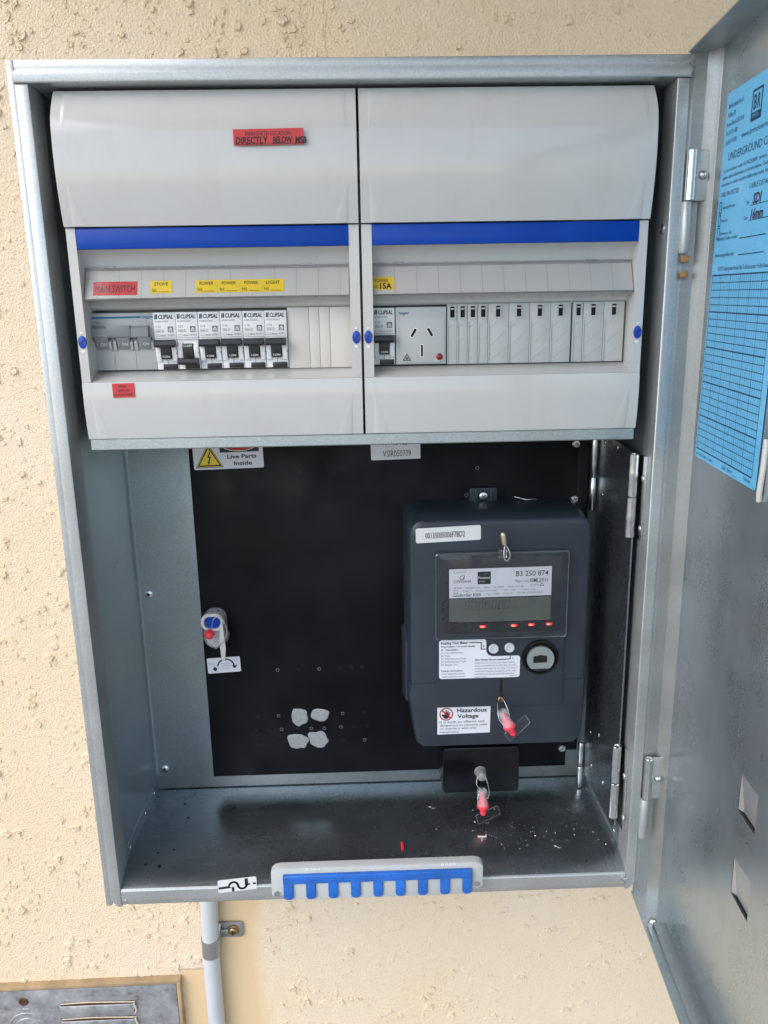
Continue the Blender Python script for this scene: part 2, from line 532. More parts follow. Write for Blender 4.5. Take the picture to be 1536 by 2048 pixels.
def tube(bm, pts, r, n=8, mi=0):
    pts = [Vector(p) for p in pts]
    prev = None
    u = None
    fs = []
    first = None
    for i, p in enumerate(pts):
        t = (pts[min(i + 1, len(pts) - 1)] - pts[max(i - 1, 0)]).normalized()
        if u is None:
            _, u, w = axes(t)
        else:
            u = (u - t * u.dot(t)).normalized()
            w = t.cross(u)
        rg = [bm.verts.new(p + (u * math.cos(2 * math.pi * k / n) + w * math.sin(2 * math.pi * k / n)) * r) for k in range(n)]
        if prev:
            for k in range(n):
                fs.append(bm.faces.new((prev[k], rg[k], rg[(k + 1) % n], prev[(k + 1) % n])))
        else:
            first = rg
        prev = rg
    fs.append(bm.faces.new(first)); fs.append(bm.faces.new(list(reversed(prev))))
    setmi(fs, mi)

def smooth_path(pts, n=6):
    P = [Vector(p) for p in pts]
    out = []
    for i in range(len(P) - 1):
        p0, p1, p2, p3 = P[max(i - 1, 0)], P[i], P[i + 1], P[min(i + 2, len(P) - 1)]
        for k in range(n):
            t = k / n
            out.append(0.5 * ((2 * p1) + (p2 - p0) * t + (2 * p0 - 5 * p1 + 4 * p2 - p3) * t * t + (3 * p1 - p0 - 3 * p2 + p3) * t ** 3))
    out.append(P[-1])
    return out

# flat print: a frame maps (u, v) in millimetres onto a plane
def frame(origin, U=(1, 0, 0), V=(0, 0, 1)):
    U, V = Vector(U).normalized(), Vector(V).normalized()
    N = U.cross(V)
    mt = Matrix((U, V, N)).transposed().to_4x4()
    mt.translation = Vector(origin)
    return mt

def FY(y):
    return frame((0, y, 0))

PRINT = 0.14

def poly(bm, pts, fr, mi=0, h=PRINT):
    f = bm.faces.new([bm.verts.new(fr @ Vector((p[0], p[1], h))) for p in pts])
    f.material_index = mi

def stroke(bm, pts, w, fr, mi=0, h=PRINT):
    for (a, b), (c, d) in zip(pts, pts[1:]):
        L = math.hypot(c - a, d - b) or 1
        nx, ny = -(d - b) / L * w / 2, (c - a) / L * w / 2
        ex, ey = (c - a) / L * w * 0.35, (d - b) / L * w * 0.35
        poly(bm, [(a + nx - ex, b + ny - ey), (a - nx - ex, b - ny - ey), (c - nx + ex, d - ny + ey), (c + nx + ex, d + ny + ey)], fr, mi, h)

def disc(bm, c, r, fr, mi=0, h=PRINT, n=20, r2=None):
    if r2 is None:
        poly(bm, [(c[0] + r * math.cos(2 * math.pi * i / n), c[1] + r * math.sin(2 * math.pi * i / n)) for i in range(n)], fr, mi, h)
    else:
        for i in range(n):
            a, b = 2 * math.pi * i / n, 2 * math.pi * (i + 1) / n
            poly(bm, [(c[0] + q * math.cos(t), c[1] + q * math.sin(t)) for q, t in ((r, a), (r, b), (r2, b), (r2, a))], fr, mi, h)

_tc = {}

def text(bm, s, u, v, fr, h=None, w=None, size=None, al='L', bold=0.0, mi=0, off=PRINT, shear=0.0):
    """s placed with its baseline-left (or centre / right) at u, v; h = height of a capital, w = fitted width"""
    key = (s, bold, shear)
    if key not in _tc:
        cu = bpy.data.curves.new('t', 'FONT')
        cu.body = s
        cu.size = 1.0
        cu.offset = bold
        cu.shear = shear
        cu.resolution_u = 2
        cu.fill_mode = 'FRONT'
        to = bpy.data.objects.new('t', cu)
        me = to.to_mesh()
        _tc[key] = ([tuple(x.co) for x in me.vertices], [tuple(x.vertices) for x in me.polygons])
        to.to_mesh_clear()
        bpy.data.objects.remove(to)
        bpy.data.curves.remove(cu)
    vv, ff = _tc[key]
    if not vv:
        return
    x0 = min(p[0] for p in vv); x1 = max(p[0] for p in vv)
    sy = h / 0.70
    sx = (w / (x1 - x0)) if w else sy
    ox = {'L': -x0 * sx, 'C': -(x0 + x1) / 2 * sx, 'R': -x1 * sx}[al]
    nv = [bm.verts.new(fr @ Vector((u + ox + p[0] * sx, v + p[1] * sy, off))) for p in vv]
    for f in ff:
        try:
            bm.faces.new([nv[i] for i in f]).material_index = mi
        except ValueError:
            pass

def sticker(name, outline, fr, mat, parent, t=0.3, label=None):
    bm = BM()
    a = [bm.verts.new(fr @ Vector((p[0], p[1], 0.02 + t))) for p in outline]
    b = [bm.verts.new(fr @ Vector((p[0], p[1], 0.02))) for p in outline]
    n = len(outline)
    bm.faces.new(a); bm.faces.new(list(reversed(b)))
    for i in range(n):
        bm.faces.new((a[i], b[i], b[(i + 1) % n], a[(i + 1) % n]))
    return obj(name, bm, mat, parent, label=label)

def lift(fr, d):
    return fr @ Matrix.Translation((0, 0, d))

def ink(name, bm, mats, parent):
    return obj(name, bm, mats, parent, smooth=None)

def dome_rivet(bm, c, axis, r, h=None, n=14):
    h = h or r * 0.6
    lathe(bm, c, axis, [(r, 0)] + [(r * math.cos(a), h * math.sin(a)) for a in (R(25), R(50), R(70))] + [(0, h)], n)
FRONT = (0, -1, 0)

# ================================================================== the setting
YW = 158.0           # face of the rendered wall
bm = BM()
bx(bm, -3000, 3000, YW, YW + 120, -Z0, 900)
wall = obj('wall', bm, 'wall', None, None, kind='structure')
bm = BM()
bx(bm, -40000, 40000, -40000, YW, -Z0 - 60, -Z0)
obj('ground', bm, 'ground', None, None, kind='structure')

# unseen verandah roof, added and sized to shade the box and upper wall
bm = BM()
bx(bm, -520, 4500, -1250, YW, 580, 620)
bx(bm, -520, 4500, -1275, -1250.5, 520, 660)
obj('added_shade_roof', bm, 'added_shade_roof', None, None, kind='structure')

# flecks of render standing proud of the wall
def blob(bm, x, z, a, b, h, rot, n=14):
    seed = random.random() * 50
    cr, sr = math.cos(rot), math.sin(rot)
    rings = []
    for q, hh in ((1.0, -0.05), (0.84, 0.85), (0.45, 0.8)):
        rg = []
        for i in range(n):
            t = 2 * math.pi * i / n
            k = 1 + 0.52 * noise.noise((seed + math.cos(t) * 1.5, math.sin(t) * 1.5, 0))
            u, v = a * q * k * math.cos(t), b * q * k * math.sin(t)
            hz = h * hh * (1 + 0.7 * noise.noise((seed + u * 0.5, v * 0.5, 3)))
            rg.append(bm.verts.new((x + u * cr - v * sr, YW - hz, z + u * sr + v * cr)))
        rings.append(rg)
    for A, B_ in zip(rings, rings[1:]):
        for i in range(n):
            bm.faces.new((A[i], A[(i + 1) % n], B_[(i + 1) % n], B_[i]))
    bm.faces.new(rings[-1])

bm = BM()
rnd = random.Random(11)
def in_patch(x, z):
    return -245 < x < -135 and z < -700 and (z < -942 or x > -200)
def hidden(x, z):
    return in_patch(x, z) or (abs(x) < 238 and -760 < z < 12) or x > 330
for _ in range(1450):
    cx, cz = rnd.uniform(-500, 340), rnd.uniform(-1120, 240)
    if hidden(cx, cz):
        continue
    for _ in range(rnd.choice((1, 1, 1, 2, 3, 5))):
        x, z = cx + rnd.gauss(0, 7), cz + rnd.gauss(0, 7)
        if hidden(x, z):
            continue
        a = min(6.0, max(1.3, rnd.lognormvariate(0.95, 0.42)))
        b = a * rnd.uniform(0.5, 1.0)
        if rnd.random() < 0.08:
            a *= 1.9; b *= 0.45
        blob(bm, x, z, a, b, min(a, b) * rnd.uniform(0.45, 0.72), rnd.uniform(0, 3.14))
for _ in range(3600):
    x, z = rnd.uniform(-500, 340), rnd.uniform(-1120, 240)
    if hidden(x, z):
        continue
    a = rnd.uniform(0.8, 1.8)
    blob(bm, x, z, a, a * rnd.uniform(0.6, 1), a * rnd.uniform(0.4, 0.7), rnd.uniform(0, 3.14), 8)
# paint runs above the box
for xr, z1, z0 in ((-50, 160, 8), (-28, 150, 20)):
    for k in range(26):
        z = z1 + (z0 - z1) * k / 25
        blob(bm, xr + rnd.gauss(0, 0.8), z, 4.5, 1.1, 0.5, 1.57 + rnd.gauss(0, 0.1), 8)
obj('plaster_fleck', bm, 'wall', wall, 50, kind='stuff')

# ================================================================== the steel meter box
box = thing('meter_box', (0, YW, -718), 'open galvanised steel meter box fixed to the cream rendered wall', 'meter box')
def gpart(name, fn, mat='galv', smooth=30, label=None, parent=None):
    b = BM(); fn(b)
    return obj(name, b, mat, parent or box, smooth, label=label)

gpart('back_panel', lambda b: bx(b, -254, 254, 152, 157.5, -716, 4))
gpart('side_wall', lambda b: bx(b, -254, -242, 25, 152, -716, -10))
gpart('side_wall', lambda b: bx(b, 242, 254, 25, 152, -716, -10))
gpart('top_panel', lambda b: bx(b, -254, 254, 25, 152, -9.5, 4))
gpart('floor_panel', lambda b: sweep_x(b, [(152, -690), (20, -690), (1.8, -698.6), (1.8, -716), (152, -716)], -242, 242), 'galv_floor')
def sill(b):
    sweep_x(b, [(1.75, -698.7), (0.6, -699.4), (0, -700.6), (0, -709), (0.5, -712.5), (1.75, -715.6)], -239.5, 239.5)
gpart('front_sill', sill, 'galv_rim', 25)
# folded rim round the opening
gpart('rim', lambda b: prism(b, [(-250, -10.2), (-250, -710), (-243.5, -717.5), (-240, -717.5), (-240, -10.2)][::-1], 0, 25, 1.1, 2), 'galv_rim')
gpart('rim', lambda b: prism(b, [(250, -10.2), (250, -710), (243.5, -717.5), (240, -717.5), (240, -10.2)], 0, 25, 1.6, 3), 'galv_rim')
gpart('rim', lambda b: prism(b, rr(-250.5, 250.5, -10, 0, 4.2, 6, (0, 0, 1, 1)), -1.2, 24, 1.6, 3), 'galv_rim')
gpart('outer_flange', lambda b: bx(b, -255.5, -250.1, 2.5, 24.8, -717.5, 6.4, 0.5), 'galv_rim')
gpart('outer_flange', lambda b: bx(b, 250.1, 254.0, 3.5, 24.8, -712, 6.4, 0.5), 'galv_rim')
gpart('outer_flange', lambda b: bx(b, -250.0, 250.0, 2.5, 24.6, 0.2, 6.4, 0.5), 'galv_rim')
# welded lug in the bottom corner of the sill
def lug(b):
    lathe(b, (238.2, -0.2, -705), FRONT, [(3.2, -1), (3.0, 0.8), (1.6, 1.1), (1.2, -0.5), (0, -0.6)], 12)
gpart('lug', lug, 'zinc')
gpart('lug', lambda b: lathe(b, (-236.5, -0.2, -711.5), FRONT, [(1.8, -1), (1.7, 0.6), (0, 1.0)], 10), 'zinc')

# shelf carrying the switchgear
def shelf(b):
    sweep_x(b, [(6, -273.1), (5, -273.7), (5, -281.3), (6, -282.2), (150, -282.2), (150, -273.1)], -224, 224)
gpart('shelf', shelf, 'galv_plate', 30)
# back mounting plate with a folded edge
gpart('mounting_plate', lambda b: bx(b, -239.3, 236, 149, 151.9, -688.8, -285.2, 0.4), 'galv_plate')
for zz in (-457.5, -663.8):
    b = BM()
    lathe(b, (-231.5, 149, zz), FRONT, [(4.6, 0), (4.4, 1.2), (3.2, 2.0), (1.9, 2.3), (1.7, 1.0), (0, 0.9)], 18)
    rv = obj('rivet', b, 'zinc', box)
    b = BM(); lathe(b, (-231.5, 148.2, zz), FRONT, [(1.5, 0), (1.5, 0.4), (0, 0.45)], 12)
    obj('rivet_hole', b, 'hole', rv)
# corner bracket and seam flanges along the floor
gpart('corner_flange', lambda b: hexa(b, [(-241.9, 26, -689.8), (-240.9, 26, -689.8), (-240.9, 26, -678), (-241.9, 26, -678), (-241.9, 148, -689.8), (-240.9, 148, -689.8), (-240.9, 148, -676), (-241.9, 148, -676)]), 'galv')
gpart('corner_flange', lambda b: hexa(b, [(240.7, 26, -689.8), (241.9, 26, -689.8), (241.9, 26, -676), (240.7, 26, -676), (240.7, 148, -689.8), (241.9, 148, -689.8), (241.9, 148, -674), (240.7, 148, -674)]), 'galv')
for yy in (42, 96, 132):
    for sx in (-1, 1):
        gpart('rivet', lambda b: dome_rivet(b, (sx * 240.6, yy, -683), (-sx, 0, 0), 2.4, 1.2), 'zinc')
# rivet on the inner face of the right rim, high up
def hollow_rivet(b):
    lathe(b, (240, 12, -115.6), (-1, 0, 0), [(4.2, 0), (4.0, 1.0), (2.6, 1.6), (1.6, 1.6), (1.4, 0.5), (0, 0.5)], 16)
gpart('rivet', hollow_rivet, 'zinc')

# articulated plate on the right with its barrel hinges
def hplate(b):
    prof = [(127, -290), (127, -668), (24, -668), (20, -660), (20, -305), (36, -297)]
    a = [b.verts.new((233.0, p[0], p[1])) for p in prof]
    c = [b.verts.new((234.4, p[0], p[1])) for p in prof]
    n = len(prof)
    b.faces.new(a); b.faces.new(list(reversed(c)))
    for i in range(n):
        b.faces.new((a[i], c[i], c[(i + 1) % n], a[(i + 1) % n]))
hp = gpart('hinge_plate', hplate, 'galv_floor')
def barrel(x, y, z0, z1, r, parent, mat='zinc', name='hinge_barrel'):
    b = BM()
    lathe(b, (x, y, z1), (0, 0, -1), [(r * 0.45, 1.2), (r * 0.55, 0), (r * 0.9, 0), (r, 0.5), (r, (z1 - z0) * 0.42), (r * 1.07, (z1 - z0) * 0.5), (r * 0.98, (z1 - z0) * 0.6), (r, (z1 - z0) - 0.5), (r * 0.9, z1 - z0), (0, z1 - z0)], 20)
    return obj(name, b, mat, parent)
for zs in ((-334, -297), (-371, -335)):
    barrel(231.0, 20.5, zs[0], zs[1], 4.6, hp)
for zs in ((-613, -575), (-651, -614)):
    barrel(231.0, 19.5, zs[0], zs[1], 4.6, hp)
for zs in ((-337, -287), (-372, -338)):
    barrel(229.0, 126.5, zs[0], zs[1], 3.2, hp)
for zs in ((-662, -634), (-690, -663)):
    barrel(229.5, 126.5, max(zs[0], -689), zs[1], 3.2, hp)
b = BM(); bx(b, 237.6, 239.8, 10, 26, -372, -298, 0.3); obj('hinge_leaf', b, 'zinc', hp)
b = BM(); bx(b, 237.6, 239.8, 10, 26, -660, -575, 0.3); obj('hinge_leaf', b, 'zinc', hp)
for yy, zz in ((108, -300), (70, -299), (108, -352), (108, -610), (80, -598), (100, -645), (60, -640)):
    b = BM(); dome_rivet(b, (233.0, yy, zz), (-1, 0, 0), 2.6, 1.1); obj('rivet', b, 'zinc', hp)
for yy, zz in ((14, -318), (14, -362), (14, -604), (10, -646)):
    b = BM(); dome_rivet(b, (237.6, yy, zz), (-1, 0, 0), 3.0, 1.4); obj('rivet', b, 'zinc', hp)

# sticker with the pipe emblem on the sill
fr = frame((-130, -0.05, -696.8), (1, 0, 0.09), (0, 0.0, 1))
st = sticker('emblem_label', rr(-18.4, 18.4, -6.8, 6.8, 1.6, 4), fr, 'paper2', box)
b = BM(); f2 = lift(fr, 0.32)
stroke(b, [(-17, -1.8), (-6, -1.4)], 2.4, f2)
arc = [(-3.5 + 4.2 * math.cos(R(t)), -0.8 + 4.2 * math.sin(R(t))) for t in range(180, -1, -20)]
stroke(b, [(-6, -1.4)] + arc, 2.0, f2)
arc = [(4.8 + 4.1 * math.cos(R(t)), -0.4 + 4.1 * math.sin(R(t))) for t in range(180, 361, 20)]
stroke(b, arc, 2.0, f2)
poly(b, [(7.2, -1), (10.3, -1), (10.3, 6), (7.2, 6)], f2)
poly(b, [(-5.4, -6.6), (-3.0, -6.6), (-3.0, -1.2), (-5.4, -1.2)], f2)
stroke(b, [(10, -0.6), (17, -0.3)], 2.0, f2)
for k in (-5.6, -2.8, 13.4):
    disc(b, (k, -0.6), 1.5, f2, 1, PRINT + 0.08, 14)
ink('emblem_print', b, ['ink', 'paper2'], st)

# ------------------------------------------------------------------ door
TH = R(4.5)
D_n = Vector((math.cos(TH), -math.sin(TH), 0)); D_d = Vector((-math.sin(TH), -math.cos(TH), 0)); D_P = Vector((271.0, 0, 0))
def dm(o=(0, 0, 0)):
    """door space: x along the door from the hinge, y into the sheet (outside), z up"""
    mt = Matrix((D_d, D_n, Vector((0, 0, 1)))).transposed().to_4x4()
    mt.translation = D_P
    return mt
DX = dm()
ZT, ZB, DW = 8.0, -724.0, 505.0
LOUV = ((-496.0, -525.0, 153.0, 181.0), (-562.0, -592.0, 155.0, 184.0))
def door_sheet(b):
    # hinge-side fold, far fold and the face, left open where the louvres are pressed out
    sweep_z(b, [(DW, 0), (DW, -22), (DW + 1.2, -22), (DW + 1.2, 1.2), (DW, 1.2)], ZB, ZT)
    ss = [6.5, 153.0, 155.0, 181.0, 184.0, DW]
    zs = [ZB, -592.0, -562.0, -525.0, -496.0, ZT]
    G = {}
    for w in (0.0, 1.2):
        for i, a_ in enumerate(ss):
            for j, c_ in enumerate(zs):
                G[w, i, j] = b.verts.new((a_, w, c_))
    for i in range(len(ss) - 1):
        for j in range(len(zs) - 1):
            if (j == 3 and i in (1, 2)) or (j == 1 and i in (2, 3)):
                continue
            for w in (0.0, 1.2):
                b.faces.new((G[w, i, j], G[w, i + 1, j], G[w, i + 1, j + 1], G[w, i, j + 1]))
b = BM(); door_sheet(b)
door = obj('door', b, 'galv_door', box, 25, DX, label='wide open door of brushed galvanised sheet')
b = BM(); sweep_z(b, [(-2.4, -21.5), (-2.4, -8.4), (6.4, 0), (5.9, 1.2), (-3.6, -7.9), (-3.6, -21.5)], ZB, ZT); obj('hinge_fold', b, 'galv_fold_dim', door, 25, DX)
def flatz(b, pts, z0, z1, mi=0):
    a = [b.verts.new((p[0], p[1], z0)) for p in pts]; c = [b.verts.new((p[0], p[1], z1)) for p in pts]
    n = len(pts); b.faces.new(a); b.faces.new(list(reversed(c)))
    for i in range(n):
        b.faces.new((a[i], c[i], c[(i + 1) % n], a[(i + 1) % n]))
b = BM(); flatz(b, [(-3.4, -23), (DW + 1, -23), (DW + 1, 1), (6, 1), (-3.4, -7.6)], ZT, ZT + 1.2); obj('door_flange', b, 'galv', door, 25, DX)
b = BM(); flatz(b, [(-3.4, -23), (DW + 1, -23), (DW + 1, 1), (6, 1), (-3.4, -7.6)], ZB - 1.2, ZB); obj('door_flange', b, 'galv', door, 25, DX)
b = BM(); flatz(b, [(3, -22.6), (24, -22.6), (24, -15), (3, -15)], ZB + 0.1, ZB + 1.0); obj('tab', b, 'galv_rim', door, 25, DX)
b = BM(); bx(b, 40, DW - 20, -15, -3.5, ZB + 0.2, ZB + 3.4, 0.8); obj('drip_strip', b, 'galv_plate', door, 25, DX)
b = BM(); flatz(b, [(42, -20.5), (60, -20.5), (40, -15.5)], ZB + 0.2, ZB + 2.2); obj('tab', b, 'zinc', door, 25, DX)
b = BM(); dome_rivet(b, (37, -14, ZB + 0.2), (0, 0, 1), 4.0, 4.6, 18); obj('rivet', b, 'zinc', door, 60, DX)
# louvres pressed outwards, open along the bottom
for z1, z0, s0, s1 in LOUV:
    b = BM()
    D_ = 2.4
    P_ = [(s0, 0.3, z1), (s1, 0.3, z1), (s1 - 1, D_, z0 + 0.9), (s0 + 5.0, D_, z0 + 0.9), (s0, 0.3, z0), (s1, 0.3, z0)]
    P2 = [(p[0], p[1] + 0.8, p[2]) for p in P_]
    v = [b.verts.new(p) for p in P_] + [b.verts.new(p) for p in P2]
    for q in ((0, 1, 2, 3), (0, 3, 4), (1, 5, 2)):
        b.faces.new([v[i] for i in q]); b.faces.new([v[i + 6] for i in reversed(q)])
    lv = obj('louvre', b, 'galv_rim', door, 20, DX)
    b = BM(); flatz(b, [(s0 + 0.5, 1.4), (s1 - 0.5, 1.4), (s1 - 0.5, D_ + 1.0), (s0 + 0.5, D_ + 1.0)], z0 - 0.4, z0 + 0.2); obj('louvre_slot', b, 'hole', lv, 25, DX)
# hinges between box and door
for zt, zm, zb in ((-60.5, -97, -135), (-576, -618, -659)):
    b = BM()
    lathe(b, (254.0, -2.0, zt), (0, 0, -1), [(1.8, 0.8), (2.0, 0), (3.7, 0), (4.1, 0.5), (4.1, zt - zm - 0.4), (3.8, zt - zm), (0, zt - zm)], 18)
    hb = obj('hinge_barrel', b, 'zinc', door)
    b = BM(); lathe(b, (252.6, -1.2, zm - 0.6), (0, 0, -1), [(3.6, 0), (4.0, 0.6), (4.0, zm - zb - 3), (3.0, zm - zb), (0, zm - zb)], 18)
    obj('hinge_barrel', b, 'galv_rim', box)
    b = BM(); prism(b, rr(257.5, 268.6, zm, zt, 2.4, 4, (0, 1, 1, 0)), -2.2, -0.4, 0.4); obj('hinge_leaf', b, 'galv_rim', hb)
    b = BM(); dome_rivet(b, (263.0, -2.2, (zt + zm) / 2), FRONT, 3.6, 3.6, 16); obj('rivet', b, 'zinc', hb, 60)
for zz in (-139.5, -151.2):
    b = BM(); bx(b, 251.5, 257.5, -2.4, 1.2, zz - 2.6, zz + 2.6, 0.5); bx(b, 253.3, 256.2, -2.7, -2.2, zz - 1.5, zz + 1.5, 0.2)
    obj('stop_pin', b, 'brown', box)

# blue cable label on the door
LA = R(-2.1)
U = D_d * math.cos(LA) + Vector((0, 0, math.sin(LA)))
V = Vector((0, 0, math.cos(LA))) - D_d * math.sin(LA)
fl = frame(D_P - D_n * 0.6 + D_d * 24 + Vector((0, 0, -28)), U, V)
LW, LH = 118.0, 266.0
lab = sticker('cable_label', rr(0, LW, -LH, 0, 3, 4), fl, 'blue_paper', door, 0.3, label='sky blue printed underground cable label')
b = BM(); f2 = lift(fl, 0.33)
for i, s in enumerate(('B&R Enclosures Pty Ltd', 'PO Box 178', 'Browns Plains BC QLD 4118', 'Ph. (07) 3714 1000', 'Fax (07) 3714 1050')):
    text(b, s, 4, -11 - i * 6.0, f2, 3.2, (26, 14, 30, 20, 20)[i], mi=0)
# emblem box of the maker
lgx, lgz = 47, -27
stroke(b, [(lgx, lgz), (lgx, lgz + 18), (lgx + 15, lgz + 18), (lgx + 15, lgz), (lgx, lgz)], 1.5, f2)
text(b, 'B', lgx + 2.4, lgz + 6.4, f2, 9, 4.6, bold=0.02)
text(b, 'R', lgx + 8.2, lgz + 6.4, f2, 9, 4.8, bold=0.02)
poly(b, [(lgx + 0.5, lgz + 0.5), (lgx + 14.5, lgz + 0.5), (lgx + 14.5, lgz + 4.6), (lgx + 0.5, lgz + 4.6)], f2)
text(b, 'ENCL', lgx + 7.5, lgz + 1.4, f2, 2.2, 10, al='C', mi=3, off=0.3)
text(b, 'www.brenclosures.com.au', 33, -35, f2, 3.6, 62)
text(b, 'UNDERGROUND CABLE', 12, -46.5, f2, 5.4, 82)
for i, s in enumerate(('In accordance with AS/NZS3000, service or consumers', 'mains cable information is shown below. Caution should be', 'exercised as other electric cables may exist, but not shown')):
    text(b, s, 6 - i * 1.2, -54 - i * 4.6, f2, 2.6, 100)
text(b, 'CABLE PROTECTED', 4, -70.5, f2, 3.2, 34)
text(b, 'CABLE DETAILS', 56, -70.5, f2, 3.2, 34)
for i, s in enumerate(('Galvanised/Metal tube', 'Plastic Pipe', 'Polythene conc. slabs')):
    z1 = -74 - i * 9
    stroke(b, [(4, z1), (4, z1 - 7.4), (8, z1 - 7.4), (8, z1), (4, z1)], 0.8, f2)
    text(b, s, 10, z1 - 5.2, f2, 2.2, (24, 12, 22)[i])
text(b, 'Type', 53, -80, f2, 2.2, 6); text(b, 'Size', 52, -90, f2, 2.2, 6)
stroke(b, [(61, -81.6), (110, -81.6)], 0.5, f2); stroke(b, [(60, -91.2), (110, -91.2)], 0.5, f2)
text(b, 'SDI', 64, -80.8, f2, 6.4, 14, bold=0.03, mi=2, shear=0.15)
text(b, '16mm', 63, -90.6, f2, 6.6, 20, bold=0.03, mi=2, shear=0.15)
text(b, "Contractor's licence number", 4, -101, f2, 2.7, 40); stroke(b, [(48, -101.6), (90, -101.6)], 0.7, f2)
text(b, 'Initial energisation date', 4, -112.5, f2, 2.7, 36); stroke(b, [(48, -112.6), (90, -112.6)], 0.7, f2)
text(b, 'NOTE: Underground Route Plan To Be Accurate + Fully Dimensioned', 13, -122.5, f2, 3.0, 96)
gx0, gx1, gz1, gz0 = 2.4, 110.4, -125.6, -258.6
nx, nz = 30, 25
for i in range(nx + 1):
    x = gx0 + (gx1 - gx0) * i / nx
    stroke(b, [(x, gz1), (x, gz0)], 0.55 if i % 5 == 0 else 0.38, f2, 0 if i % 5 == 0 else 1, PRINT)
for i in range(nz + 1):
    z = gz1 + (gz0 - gz1) * i / nz
    stroke(b, [(gx0, z), (gx1, z)], 1.0 if i % 5 == 0 else 0.55, f2, 0, PRINT + 0.05)
text(b, 'B & R ENCLOSURES   UC LABEL 1', 3, -263.6, f2, 2.0, 36, mi=0)
text(b, 'Scale 1 block = ______', 58, -263.8, f2, 3.2, 30)
text(b, 'F5876/86', 97, -263.2, f2, 2.4, 12)
ink('label_print', b, ['grid_ink', 'grid_fine', 'purple_ink', 'blue_paper'], door)
# scuffs: bead of clear glue by the bottom corner of the label
b = BM(); tube(b, smooth_path([(141, -0.6, -262), (142.4, -1.6, -280), (142.2, -2.4, -296), (140.6, -1.4, -303)]), 1.9, 8)
obj('glue_bead', b, 'frost', door, 60, DX)

